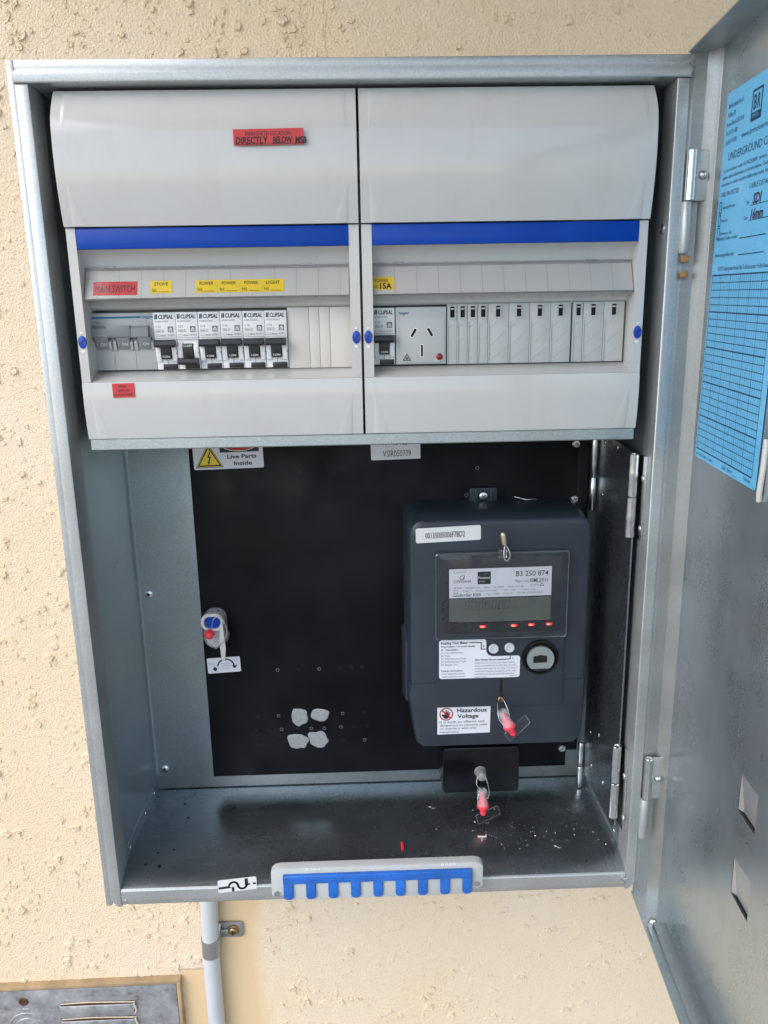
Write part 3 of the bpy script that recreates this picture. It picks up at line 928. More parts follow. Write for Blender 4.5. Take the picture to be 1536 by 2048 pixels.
# ================================================================== switchboard covers
def make_cover(sgn, name, label):
    """sgn -1: left cover, x from -226 to -1; +1: right cover"""
    xa, xb = (-226.0, -1.0) if sgn < 0 else (1.0, 226.0)
    so_, si_ = 7.0, 8.0
    xl = xa + (so_ if sgn < 0 else si_)     # inner edges of the stiles
    xr_ = xb - (si_ if sgn < 0 else so_)
    c = thing(name, ((xa + xb) / 2, 40, -276), label, 'switchboard cover', 'twin switchboard covers in the steel box')
    # lid, bowed outwards
    b = BM()
    outer = []
    for k in range(15):
        t = k / 14
        z = -12.5 - t * 96.5
        y = 3.0 - 8.5 * math.sin(math.pi * (0.10 + 0.82 * t)) ** 0.9 + 11 * max(0, 0.24 - t) ** 1.4 * 6 + 1.5
        outer.append((y, z))
    sweep_x(b, outer + [(16, -109), (40, -60), (40, -12.5)], xa, xb)
    # the crisp shoulder of the moulding, fading towards the middle
    for xe, dx in ((xa + 7, 1), (xb - 7, -1)):
        for z0, z1, ww in ((-108.7, -78, 3.0), (-15, -44, 2.6)):
            def yo(z):
                for (y0, a), (y1, d) in zip(outer, outer[1:]):
                    if a >= z >= d:
                        return y0 + (y1 - y0) * (a - z) / (a - d)
                return outer[-1][0]
            n = 8
            prev = None
            for i in range(n + 1):
                z = z0 + (z1 - z0) * i / n
                w = ww * (1 - i / n)
                row = [b.verts.new((xe, yo(z) + 0.05, z)), b.verts.new((xe + dx * w, yo(z) - 0.32 * w, z)), b.verts.new((xe + dx * (w + 10 * w / ww + 0.1), yo(z) + 0.05, z))]
                if prev:
                    for q in (0, 1):
                        b.faces.new((prev[q], prev[q + 1], row[q + 1], row[q]))
                prev = row
    obj('lid', b, 'white', c, 40)
    # body: stiles, lower fascia, recess
    b = BM()
    for x0, x1 in ((xa, xl), (xr_, xb)):
        sweep_x(b, [(5, -109.8), (5, -226.8), (60, -226.8), (60, -109.8)], x0, x1)
    fas = [(5.0, -227.0), (4.4, -229), (4.2, -245), (5.4, -262), (7.2, -272.8), (60, -272.8), (60, -227)]
    sweep_x(b, fas, xa, xb)
    for xe, dx in ((xa + 7, 1), (xb - 8, -1)):
        prev = None
        for i in range(9):
            z = -272.6 + 36 * i / 8
            w = 3.4 * (1 - i / 8)
            y = 7.2 - (z + 272.8) * 0.167 if z < -262 else 5.4 - (z + 262) * 0.07
            y = max(y, 4.2)
            row = [b.verts.new((xe, y + 0.05, z)), b.verts.new((xe + dx * w, y - 0.32 * w, z)), b.verts.new((xe + dx * (w * 4 + 0.1), y + 0.05, z))]
            if prev:
                for q in (0, 1):
                    b.faces.new((prev[q], prev[q + 1], row[q + 1], row[q]))
            prev = row
    body = obj('fascia', b, 'white', c, 35)
    # concave upper back of the recess and the lower ledge
    b = BM()
    up_ = [(7.0, -125.3), (13, -127), (18, -132), (20.5, -140), (21, -166), (26, -170.5), (40, -170.5), (40, -125.3)]
    sweep_x(b, up_, xl - 0.01, xr_ + 0.01)
    sweep_x(b, [(26.5, -219.4), (5.6, -226.9), (40, -226.9), (40, -219.4)], xl - 0.01, xr_ + 0.01)
    obj('recess', b, 'white', c, 50)
    b = BM(); bx(b, xl, xr_, 34, 36, -219, -171); obj('recess_back', b, 'dgrey', c)
    b = BM(); bx(b, xl + 0.6 * (sgn < 0), xr_ - 0.6 * (sgn > 0), 4.2, 9, -125.2, -110.0, 0.35); obj('blue_strip', b, 'blue', c)
    # quarter-turn screws
    for xs in ((xa + 3.8), (xb - 3.8)):
        b = BM(); lathe(b, (xs, 5, -195), FRONT, [(3.9, -0.5), (3.9, 0.5), (3.5, 0.8), (0, 0.8)], 20)
        bmesh.ops.scale(b, vec=(0.85, 1, 1.3), space=Matrix.Translation((-xs, 0, 195)), verts=b.verts)
        s_ = obj('screw', b, 'blue_screw', c)
        b = BM(); f2 = FY(4.2); stroke(b, [(xs - 1.8, -197.2), (xs + 1.8, -192.8)], 1.0, f2); obj('screw_slot', b, 'blue_dark', s_, None)
        b = BM(); bx(b, xs - 1, xs + 1, 4.7, 5.2, -188.6, -187.2, 0.15); bx(b, xs - 1.5, xs + 1.5, 4.7, 5.2, -203.4, -201.4, 0.15); obj('lock_mark', b, 'white2', c)
    # label card behind its clear flap, leaning out at the bottom
    fx0, fx1 = xl + 1.0, xr_ - 0.8
    P1, P2 = (17.6, -140.5), (8.6, -161.8)        # (y, z) top and bottom of the card
    L = math.hypot(P2[0] - P1[0], P2[1] - P1[1])
    fr_ = frame((0, P1[0], P1[1]), (1, 0, 0), (0, -(P2[0] - P1[0]) / L, -(P2[1] - P1[1]) / L))
    b = BM()
    v = [b.verts.new(fr_ @ Vector(p)) for p in ((fx0, -L, 0), (fx1, -L, 0), (fx1, 0, 0), (fx0, 0, 0), (fx0, -L, -0.6), (fx1, -L, -0.6), (fx1, 0, -0.6), (fx0, 0, -0.6))]
    for q in ((0, 1, 2, 3), (7, 6, 5, 4), (0, 4, 5, 1), (1, 5, 6, 2), (2, 6, 7, 3), (3, 7, 4, 0)):
        b.faces.new([v[i] for i in q])
    card = obj('label_card', b, 'card', c)
    b = BM()
    k = 0
    xm = fx0 + 9 if sgn < 0 else 27.0
    while xm < fx1 - 4:
        stroke(b, [(xm, -L), (xm, 0)], 0.55, fr_, 0, 0.06)
        xm += 17.5
    obj('crease', b, 'card_line', card, None, kind='stuff')
    b = BM()
    q = 1.5
    cl = [(P1[0] - 1.2, P1[1] + 2.2), (P2[0] - 1.5, P2[1] - 0.4), (P2[0] - 0.9, P2[1] - 1.6), (P2[0] + 2.5, P2[1] - 3.6), (17.5, P2[1] - 5.6), (17.9, P2[1] - 4.6), (P2[0] + 3.2, P2[1] - 2.6), (P2[0] + 0.2, P2[1] - 0.9), (P2[0] - 0.5, P2[1] - 0.2), (P1[0] - 0.2, P1[1] + 2.4)]
    sweep_x(b, cl, fx0 - 0.4, fx1 + 0.3)
    flap = obj('clear_flap', b, 'clear', c, 30)
    b = BM(); tube(b, [(fx0 - 0.4, P1[0] - 0.7, P1[1] + 2.2), (fx1 + 0.3, P1[0] - 0.7, P1[1] + 2.2)], 0.7, 8)
    for xs in (fx0 + 16, fx1 - 38):
        bx(b, xs, xs + 9, P1[0] - 2.6, P1[0] - 0.6, P1[1] + 1.4, P1[1] + 3.2, 0.3)
    obj('flap_edge', b, 'clear_seal', flap, 50)
    b = BM(); tube(b, [(fx0 - 0.4, P2[0] - 1.0, P2[1] - 0.8), (fx1 + 0.3, P2[0] - 1.0, P2[1] - 0.8)], 0.55, 8)
    obj('flap_edge', b, 'clear_seal', flap, 50)
    return c, fr_, L, card

covL, frL, LL, cardL = make_cover(-1, 'switchboard_cover', 'left white switchboard cover, the one with the long red lid label')
covR, frR, LR, cardR = make_cover(1, 'switchboard_cover', 'right white switchboard cover, the one without any red label')

def strip_label(u0, u1, lines, mat, card, fr_, v0=-19.6, v1=-9.0, big=False):
    """label stuck on the card: u along x, v down the card"""
    s_ = sticker('yellow_label' if mat == 'yellow' else 'red_label', [(u0, v0), (u1, v0), (u1, v1), (u0, v1)], fr_, mat, card, 0.22)
    b = BM(); f2 = lift(fr_, 0.26)
    lines(b, f2, u0, u1)
    ink('label_print', b, ['ink', 'purple_ink'], card)
def two_line(top):
    def fn(b, f2, u0, u1):
        text(b, top, (u0 + u1) / 2, -13.2, f2, 2.7, len(top) * 2.2, al='C', bold=0.004)
        text(b, 'N/L', u0 + 1.6, -18.4, f2, 2.6, 4.2)
        stroke(b, [(u0 + 7, -18.5), (u1 - 2, -18.5)], 0.35, f2)
    return fn
def one_line(b, f2, u0, u1):
    text(b, 'MAIN SWITCH', (u0 + u1) / 2, -18.2, f2, 5.8, 30.5, al='C')
strip_label(-211.8, -177.0, one_line, 'red_label', cardL, frL, -20.6, -9.2)
for u0, s_ in ((-167.0, 'STOVE'), (-131.2, 'POWER'), (-113.6, 'POWER'), (-96.0, 'POWER'), (-78.6, 'LIGHT')):
    strip_label(u0, u0 + 17.2, two_line(s_), 'yellow', cardL, frL)
def fifteen(b, f2, u0, u1):
    text(b, 'POWER', u0 + 1.4, -13.2, f2, 2.7, 11, bold=0.004)
    text(b, 'N/L', u0 + 0.6, -18.6, f2, 2.6, 4.2)
    text(b, '15A', u0 + 5.6, -18.8, f2, 4.6, 9.4, bold=0.035, mi=1)
strip_label(9.4, 26.2, fifteen, 'yellow', cardR, frR)

# red lid label with handwriting
fr = frame((-66, -6.0, -49.0), (1, 0, 0.012), (0, -0.085, 1))
s_ = sticker('red_label', [(-26, -5.5), (26, -5.5), (26, 5.5), (-26, 5.5)], fr, 'red_label', covL, 0.3, label='red earth location label with black handwriting')
b = BM(); f2 = lift(fr, 0.32)
text(b, 'MAIN EARTH LOCATION:', 0, 0.9, f2, 2.9, 34, al='C')
text(b, 'DIRECTLY', -24.5, -4.4, f2, 4.6, 24, bold=0.03, shear=0.1)
text(b, 'BELOW', 3.0, -4.4, f2, 4.4, 14.5, bold=0.035, shear=0.1)
text(b, 'MSB', 19.6, -4.6, f2, 4.2, 8.4, bold=0.04, shear=0.1)
stroke(b, [(-25, -4.9), (26, -4.7)], 0.3, f2)
ink('label_print', b, ['ink'], s_)
# small red label on the lower fascia
fr = frame((-193.2, 4.1, -233.4), (1, 0, 0.008), (-0.015, 0, 1))
s_ = sticker('red_label', [(-8.8, -5.8), (8.8, -5.8), (8.8, 5.6), (-8.8, 5.6)], fr, 'red_label', covL, 0.3, label='small red light and power label')
b = BM(); f2 = lift(fr, 0.32)
for i, (t_, w_) in enumerate((('MAIN', 6.2), ('SWITCH', 9.0), ('LIGHT/POWER', 14.8))):
    text(b, t_, -0.4, 2.0 - i * 3.3, f2, 2.3, w_, al='C')
ink('label_print', b, ['ink'], s_)

# ================================================================== breakers
def rcbo(x, rating, on, label):
    """one-pole breaker, 17.8 mm wide, left edge at x"""
    t_ = thing('circuit_breaker', (x + 8.9, 34, -218), label, 'circuit breaker', 'white circuit breakers in the switchboard')
    w = 17.7
    b = BM()
    bx(b, x, x + w, 22.0, 34, -194.4, -172.6, 0.4)          # label block
    bx(b, x, x + w, 23.4, 34, -218.2, -194.4, 0.4)          # lower block
    # cheeks beside the toggle
    for x0 in (x + 0.3, x + w - 4.4):
        hexa(b, [(x0, 21.4, -211.6), (x0 + 4.0, 21.4, -211.6), (x0 + 4.0, 19.4, -200), (x0, 19.4, -200), (x0, 24, -212.6), (x0 + 4.0, 24, -212.6), (x0 + 4.0, 24, -195), (x0, 24, -195)], 0.5)
    body = obj('body', b, 'white2', t_, 35)
    b = BM()
    if on:
        prism(b, rr(x + 4.9, x + w - 4.9, -209.8, -197, 0.6, 2), 19.0, 24, 0.5)
        sweep_x(b, [(13.6, -195.6), (13.0, -198.4), (15.0, -200.2), (21, -200.2), (22, -194.8), (16, -194.4)], x + 0.8, x + w - 0.8)
        for k in (-202.4, -203.8):
            bx(b, x + 5, x + w - 5, 18.6, 19.4, k - 0.3, k + 0.3)
    else:
        prism(b, rr(x + 4.9, x + w - 4.9, -212, -197.6, 0.6, 2), 19.4, 24, 0.5)
        sweep_x(b, [(13.6, -209.8), (13.0, -212.4), (15.0, -214.4), (21, -214.4), (22, -209.4), (16, -208.8)], x + 0.8, x + w - 0.8)
        for k in (-203, -204.4):
            bx(b, x + 5, x + w - 5, 19.0, 19.8, k - 0.3, k + 0.3)
    tg = obj('toggle', b, 'blackp', t_, 30)
    b = BM(); bx(b, x + 5.0, x + w - 0.8, 22.4, 24.5, -218.0, -213.9, 0.3); obj('test_button', b, 'blackp', t_)
    b = BM(); f2 = FY(22.0)
    for k in (0, 1):
        stroke(b, [(x + 1.5 + k * 1.25, -177.6), (x + 1.9 + k * 1.25, -174.5)], 0.95, f2)
    text(b, 'CLIPSAL', x + 4.2, -177.6, f2, 3.1, 12.0, bold=0.028, shear=0.18)
    text(b, 'RCBE216/30/5', x + 1.4, -180.4, f2, 1.3, 10.6, mi=1)
    text(b, rating, x + 1.4, -184.8, f2, 1.9, 4.2, mi=1)
    stroke(b, [(x + 1.6, -188.2), (x + 7.6, -188.2), (x + 7.6, -186.3), (x + 1.6, -186.3), (x + 1.6, -188.2)], 0.18, f2, 1)
    text(b, '6000', x + 2.0, -187.9, f2, 1.2, 3.2, mi=1); text(b, '3', x + 6.0, -187.9, f2, 1.2, 0.8, mi=1)
    text(b, '30mA', x + 5.4, -191.6, f2, 1.3, 4.2, mi=0); text(b, 'RCBO', x + 11, -191.4, f2, 1.4, 5.2, mi=1)
    stroke(b, [(x + 1.6, -191.6), (x + 4.4, -191.6), (x + 4.4, -190.2), (x + 1.6, -190.2), (x + 1.6, -191.6)], 0.18, f2, 1)
    # house mark
    hx, hz = x + 11.2, -188.4
    poly(b, [(hx, hz), (hx + 4.4, hz), (hx + 4.4, hz + 4.6), (hx, hz + 4.6)], f2, 2)
    poly(b, [(hx + 0.8, hz + 0.6), (hx + 3.6, hz + 0.6), (hx + 3.6, hz + 2.4), (hx + 2.2, hz + 3.9), (hx + 0.8, hz + 2.4)], f2, 3, PRINT + 0.06)
    disc(b, (hx + 2.2, hz + 1.7), 1.0, f2, 2, PRINT + 0.12, 10, 0.5)
    stroke(b, [(x + 0.5, -193.0), (x + w - 0.5, -193.0)], 0.2, f2, 1)
    ink('label_print', b, ['ink', 'ink_grey', 'ink_grey', 'white2'], body)
    b = BM(); f3 = FY(19.0 if on else 19.4)
    text(b, 'I.ON' if on else 'O.OFF', x + w / 2, -208.6 if on else -200.2, f3, 1.7, 5.6 if on else 7.0, al='C', mi=0, bold=0.01)
    ink('toggle_print', b, ['ink_white'], tg)
    b = BM(); f3 = FY(23.4)
    stroke(b, [(x + w / 2, -214.4), (x + w / 2, -209.8)], 0.35, f3)
    disc(b, (x + w + 0.02, -205), 0.7, FY(18.2), 0, 0.1, 10)
    ink('mark', b, ['dgrey'], body)
    t_.location += Vector((0, random.uniform(-0.3, 0.4) * S, random.uniform(-0.35, 0.35) * S))
    t_.rotation_euler = (0, R(random.uniform(-0.25, 0.25)), 0)
    return t_
L1 = ['first white breaker beside the grey main switch, under the STOVE label',
      'white breaker with its toggle down, reading O.OFF',
      'white breaker third from the main switch, right of the switched-off one',
      'white breaker fourth from the main switch, toggle up',
      'white breaker fifth from the main switch, last but one before blanks',
      'white breaker under the LIGHT label, beside the cream blanks']
for i, (rt, lb) in enumerate(zip(('C32', 'C32', 'C16', 'C16', 'C16', 'C10'), L1)):
    rcbo(-169.4 + 18 * i, rt, i != 1, lb)
rcbo(9.1, 'C16', True, 'lone white breaker beside the power socket under the 15A label')

# three-pole main switch
ms = thing('main_switch', (-194, 34, -218), 'grey three-pole main switch with three joined toggles', 'main switch')
b = BM()
bx(b, -221.6, -169.6, 23.4, 34, -218.4, -172.8, 0.5)
for k in range(3):
    x0 = -220.4 + k * 17.2
    for xx in (x0 + 0.2, x0 + 13.4):
        hexa(b, [(xx, 21.8, -202), (xx + 2.6, 21.8, -202), (xx + 2.6, 19.6, -196), (xx, 19.6, -196), (xx, 24, -203.5), (xx + 2.6, 24, -203.5), (xx + 2.6, 24, -192), (xx, 24, -192)], 0.5)
body = obj('body', b, 'grey', ms, 35)
b = BM()
for k in (1, 2):
    stroke(b, [(-220.4 + k * 17.2 - 0.2, -218.2), (-220.4 + k * 17.2 - 0.2, -203)], 0.3, FY(23.4), 0)
obj('seam', b, 'dgrey', body, None)
b = BM(); sweep_x(b, [(19.0, -183.4), (17.6, -185.0), (17.4, -191.6), (18.2, -192.4), (23.3, -192.4), (23.3, -183.0)], -219.8, -173.4)
bx(b, -206.4, -187.6, 16.9, 22, -191.6, -182.6, 0.3)
for k in range(3):
    x0 = -219.6 + k * 17.2
    hexa(b, [(x0 + 3.0, 21.4, -201.4), (x0 + 13.0, 21.4, -201.4), (x0 + 13.4, 18.0, -192.3), (x0 + 2.6, 18.0, -192.3), (x0 + 3.0, 23.3, -201.4), (x0 + 13.0, 23.3, -201.4), (x0 + 13.4, 23.3, -192.3), (x0 + 2.6, 23.3, -192.3)], 0.25)
tg = obj('toggle', b, 'dgrey_sw' if 'dgrey_sw' in M else 'dgrey', ms, 35)
b = BM()
for k in range(3):
    x0 = -219.4 + k * 17.2
    ff = frame((x0 + 7.8, 19.5, -197.0), (1, 0, 0), (0, -3.4, 9.1))
    text(b, 'I  ON', 0, -1.6, ff, 2.6, 7.4, al='C', off=0.5)
ink('toggle_print', b, ['ink_white'], tg)
b = BM(); f2 = FY(23.4)
stroke(b, [(-220.4, -176.4), (-180.4, -176.2)], 1.5, f2, 0)
text(b, 'hager', -179.0, -177.0, f2, 2.2, 9.4, bold=0.02, mi=0)
text(b, 'NT363C', -220, -180.8, f2, 1.7, 8.6, mi=1); text(b, 'C63', -220, -183.3, f2, 1.7, 4.2, mi=1); text(b, '2.2.2', -176, -182.8, f2, 1.8, 5.6, mi=1)
ink('label_print', b, ['ink_teal', 'ink_grey'], body)

# power socket
sk = thing('power_socket', (48.4, 34, -218), 'light grey three-pin power socket with a red indicator', 'power socket')
b = BM(); bx(b, 27.6, 69.2, 22.6, 34, -218, -172, 0.5); body = obj('body', b, 'blank', sk, 35)
b = BM(); prism(b, rr(30.8, 67.6, -216.4, -180.4, 3.4, 6), 21.2, 22.8, 0.5); obj('face_plate', b, 'blank', sk, 35)
def pin(cx, cz, ang, L, w):
    b = BM(); f2 = FY(21.2); a = R(ang)
    u, v = math.cos(a), math.sin(a)
    q = lambda l, d: (cx + u * l - v * d, cz + v * l + u * d)
    poly(b, [q(-L / 2 - .5, -w / 2 - .5), q(L / 2 + .5, -w / 2 - .5), q(L / 2 + .5, w / 2 + .5), q(-L / 2 - .5, w / 2 + .5)], f2, 1, 0.06)
    poly(b, [q(-L / 2, -w / 2), q(L / 2, -w / 2), q(L / 2, w / 2), q(-L / 2, w / 2)], f2, 0, 0.12)
    obj('pin_slot', b, ['hole', 'white2'], sk, None)
pin(42.2, -192.6, 60, 7.2, 2.1); pin(55.8, -192.2, -60, 7.2, 2.1); pin(49.0, -207.0, 90, 9.4, 1.7)
b = BM(); lathe(b, (63.6, 21.4, -212.2), FRONT, [(2.9, 0), (2.7, 0.5), (2.4, 0.8), (0, 1.4)], 18); obj('indicator', b, 'red_neon', sk, 50)
b = BM(); f2 = FY(21.2)
tri = [(33.4, -214.6), (39.6, -214.6), (36.5, -209.6), (33.4, -214.6)]
stroke(b, tri, 0.6, f2, 0); disc(b, (36.5, -213.0), 1.15, f2, 0, PRINT, 14, 0.75); stroke(b, [(35.9, -212.9), (36.4, -213.5), (37.2, -212.4)], 0.35, f2)
text(b, 'hager', 30.2, -177.6, FY(22.6), 2.3, 8.6, bold=0.02, mi=1)
ink('label_print', b, ['ink', 'ink_blue'], sk)

# blanking strips
bs = thing('blanking_strip', (-35, 34, -218), 'plain cream blanking strip of four pieces right of the breakers', 'blanking strip', 'blanking strips in the switchboard')
for x0, x1 in ((-61.2, -43.6), (-43.4, -35.2), (-35.0, -26.6), (-26.4, -9.0)):
    b = BM(); bx(b, x0, x1, 24.6 + 0.05 * abs(x0 % 3), 34, -219.4, -170.6, 0.35); obj('blank', b, 'cream', bs)
def ribbed(t_, x0, x1):
    w = x1 - x0
    b = BM(); bx(b, x0 + 0.15, x1 - 0.15, 24.4, 34, -218.6, -170.2, 0.3)
    bx(b, x0 + 0.1, x0 + 1.0, 23.4, 25, -218.4, -184, 0.3)
    cx = (x0 + x1) / 2 + (0.2 if w < 10 else -0.4)
    outer = rr(cx - 2.9, cx + 2.9, -182.4, -170.8, 1.2, 3); inner = rr(cx - 1.9, cx + 1.9, -181.0, -172.0, 0.5, 3)
    ring(b, outer, inner, 23.5, 24.6)
    if w > 10:
        for (a, c_, d, e) in ((x0 + 3, -203, x1 - 3.4, -192), (x0 + 1.4, -215.5, x1 - 1.4, -204), (x0 + 1.2, -190, x0 + 7, -184.6)):
            stroke(b, [(a, c_), (d, e)], 0.6, FY(24.2), 0, 0.15)
            tube(b, [(a, 24.5, c_), (d, 24.5, e)], 0.5, 6)
    else:
        for (a, c_, d, e) in ((x0 + 2.6, -199, x1 - 2.6, -196), (x0 + 1.6, -213.6, x1 - 1.6, -208.4), (x0 + 1.6, -188.6, x1 - 2, -184.6)):
            tube(b, [(a, 24.5, c_), (d, 24.5, e)], 0.45, 6)
    p_ = obj('blank', b, 'blank', t_, 35)
    b = BM(); f2 = FY(24.35); poly(b, [(cx - 1.8, -180.9), (cx + 1.8, -180.9), (cx + 1.8, -172.1), (cx - 1.8, -172.1)], f2, 0, 0.1)
    bx(b, cx - 1.6, cx + 1.6, 23.8, 24.6, -174.6, -173.4, 0.2, 2, 1)
    obj('slot', b, ['hole', 'blank'], p_, None)
bs = thing('blanking_strip', (121, 34, -218), 'long pale grey blanking strip of eight ribbed pieces beside the socket', 'blanking strip', 'blanking strips in the switchboard')
e_ = [70.0, 78.5, 87.0, 95.5, 104.0, 121.3, 138.6, 155.9, 173.0]
for x0, x1 in zip(e_, e_[1:]):
    ribbed(bs, x0, x1)
bs = thing('blanking_strip', (196, 34, -218), 'short pale grey blanking strip of three ribbed pieces at far right', 'blanking strip', 'blanking strips in the switchboard')
e_ = [174.4, 183.0, 200.2, 217.4]
for x0, x1 in zip(e_, e_[1:]):
    ribbed(bs, x0, x1)

# ================================================================== black hinged meter panel
YP = 130.0
pn = thing('meter_board', (27, 140, -664), 'black board behind the electricity meter, drilled and bolted', 'meter panel')
b = BM(); bx(b, -174, 214, YP, 142, -664, -287, 0.6); bx(b, 213.9, 226, YP, 142, -645, -287, 0.6)
obj('board', b, 'panel', pn, 35)
for x, z in ((-97.9, -539.4), (-75.8, -539.6), (-53.8, -539.5), (-31.6, -539.3), (-20.2, -539.3), (-8.4, -539.2), (-122.1, -592.9), (-99.5, -592.8), (-30.5, -592.4), (-7.3, -592.1), (-125, -609.1), (-111.1, -609.1), (-96.9, -609.1), (-78.8, -609.2), (-64.8, -609.1), (-50.8, -609.4), (-32.8, -608.3), (-18.7, -608.3), (-4.6, -608.1), (-122.5, -625.4), (-99.2, -625.1), (-30.5, -624.6), (-7.3, -624.7), (-65, -327.1), (112.4, -326.6), (101.5, -354.5)):
    b = BM()
    r_ = 1.8 + 0.25 * random.random()
    lathe(b, (x, YP, z), FRONT, [(r_, -0.2), (r_ * 0.96, 0.35), (r_ * 0.62, 0.35), (r_ * 0.58, -0.4), (0, -0.4)], 12, 0, False)
    for f in b.faces:
        if f.calc_center_median().y > YP:
            f.material_index = 1
    k = random.random()
    obj('screw_hole', b, ['dgrey' if k > 0.6 else 'blackp', 'hole'], pn, 40)
for x, z in ((211.4, -304.6), (211.9, -361.1), (213.6 - 4, -642.5)):
    b = BM(); lathe(b, (x, YP, z), FRONT, [(4.3, -0.2), (4.2, 0.9), (3.2, 1.9), (1.2, 2.2), (0, 2.0)], 18)
    rv = obj('bolt', b, 'zinc', pn)
    b = BM(); f2 = FY(YP - 2.15); stroke(b, [(x - 1.8, z - 1), (x + 1.8, z + 1)], 0.6, f2); stroke(b, [(x - 1, z + 1.8), (x + 1, z - 1.8)], 0.6, f2); obj('recess', b, 'dgrey', rv, None)

def putty(cx, cz, rx, rz, seed, tail=None):
    b = BM(); n = 26
    rings = []
    for q, h in ((1.0, 0.0), (0.97, 0.6), (0.84, 0.8), (0.66, 0.5), (0.5, 0.9), (0.34, 0.55), (0.18, 0.8)):
        rg = []
        for i in range(n):
            t = 2 * math.pi * i / n
            k = 1 + 0.22 * noise.noise((seed + math.cos(t) * 1.6, math.sin(t) * 1.6, 0))
            if tail and q > 0.6:
                d = math.cos(t - R(tail[0]))
                k += tail[1] * max(0, d) ** 14
            u, v = rx * q * k * math.cos(t), rz * q * k * math.sin(t)
            hh = h + 0.45 * (0.5 * noise.noise((seed + u * 0.5, v * 0.5, 2)) + 0.35 * math.sin(2 * t + q * 9 + seed)) * (h > 0)
            rg.append(b.verts.new((cx + u, YP - hh, cz + v)))
        rings.append(rg)
    for A, B_ in zip(rings, rings[1:]):
        for i in range(n):
            b.faces.new((A[i], A[(i + 1) % n], B_[(i + 1) % n], B_[i]))
    b.faces.new(rings[-1])
    obj('putty_plug', b, 'putty', pn, 70)
putty(-77.2, -595.0, 9.2, 10.4, 1.3); putty(-54.4, -593.2, 9.3, 8.0, 5.1, (150, 0.12))
putty(-79.3, -624.4, 10.6, 9.2, 9.7, (148, 0.35)); putty(-57.0, -622.4, 10.4, 10.2, 14.2, (140, 0.3))

# danger sticker
fr = frame((0, YP, 0), (1, 0, 0.012), (-0.012, 0, 1))
fp = frame((-135.2, YP - 0.05, -303.0), (1, 0, 0.02), (-0.02, 0, 1))
st = sticker('danger_label', rr(-34.6, 34.4, -18.9, 18, 1.6, 4), fp, 'paper', pn)
b = BM(); f2 = lift(fp, 0.32)
T = lambda s: [(-33 + s * 1.0, -17 + s * 0.62), (-5.2 - s * 1.0, -17 + s * 0.62), (-19.1, 7.0 - s * 1.1)]
poly(b, T(0), f2, 0); poly(b, T(0.9), f2, 1, PRINT + .05); poly(b, T(2.0), f2, 0, PRINT + .10); poly(b, T(4.2), f2, 1, PRINT + .15)
poly(b, [(-18.2, -1), (-20.9, -7.2), (-18.8, -7.0), (-20.2, -11.4), (-20.9, -11.0), (-19.7, -14.4), (-18.2, -11.6), (-18.9, -11.7), (-17.0, -5.8), (-19.0, -5.9), (-17.0, -1)], f2, 0, PRINT + .2)
poly(b, [(-8, -2.4), (30.6, -2.4), (30.6, 13), (-8, 13)], f2, 0)
el = [(11.3 + 17.6 * math.cos(2 * math.pi * i / 28), 5.2 + 6.8 * math.sin(2 * math.pi * i / 28)) for i in range(28)]
poly(b, el, f2, 3, PRINT + .05); poly(b, [(11.3 + (p[0] - 11.3) * 0.95, 5.2 + (p[1] - 5.2) * 0.9) for p in el], f2, 2, PRINT + .1)
text(b, 'DANGER', 11.3, 2.3, f2, 5.8, 24, al='C', bold=0.03, mi=3, off=PRINT + .16)
text(b, 'Live Parts', 13.4, -8.6, f2, 3.8, 29, al='C', bold=0.03); text(b, 'Inside', 14.0, -15.4, f2, 3.8, 18, al='C', bold=0.03)
ink('label_print', b, ['ink', 'yellow', 'ink_red', 'ink_white'], st)
# approval sticker
fp = frame((30.6, YP - 0.05, -304.0), (1, 0, 0.016), (-0.016, 0, 1))
st = sticker('approval_label', rr(-24.6, 24.6, -12.2, 14, 1.2, 4), fp, 'paper', pn)
b = BM(); f2 = lift(fp, 0.32)
text(b, 'APPROVED', 0, 2.2, f2, 5.6, 26, al='C'); text(b, 'VSIR050709', 1.2, -9.2, f2, 6.4, 28, al='C')
ink('label_print', b, ['ink'], st)
# press and turn sticker
fp = frame((-154.0, YP - 0.05, -532.0), (1, 0, 0.05), (-0.03, 0, 1))
st = sticker('turn_label', rr(-17.4, 17.4, -8.6, 8.6, 1.4, 4), fp, 'paper', pn)
b = BM(); f2 = lift(fp, 0.32)
arc = [(2.0 + 8.6 * math.cos(R(t)), -2.2 + 8.8 * math.sin(R(t))) for t in range(168, 9, -12)]
stroke(b, arc, 1.5, f2); poly(b, [(8.0, -1.0), (14.0, -1.0), (11.2, -4.6)], f2)
poly(b, [(-12.6, -4.2), (-10.6, -2.4), (-10.0, -1.0), (-7.4, -3.0), (-7.9, -5.6), (-10.2, -6.2), (-11.2, -4.6)], f2)
text(b, 'Press', -15.6, 1.6, f2, 1.5, 6.2, mi=1)
for i, (t_, w_) in enumerate((('and turn', 9.6), ('clockwise', 10.4), ('to lock', 7.4))):
    text(b, t_, 2.2, 1.4 - i * 2.9, f2, 1.5, w_, al='C', mi=1)
ink('label_print', b, ['ink', 'ink_grey'], st)

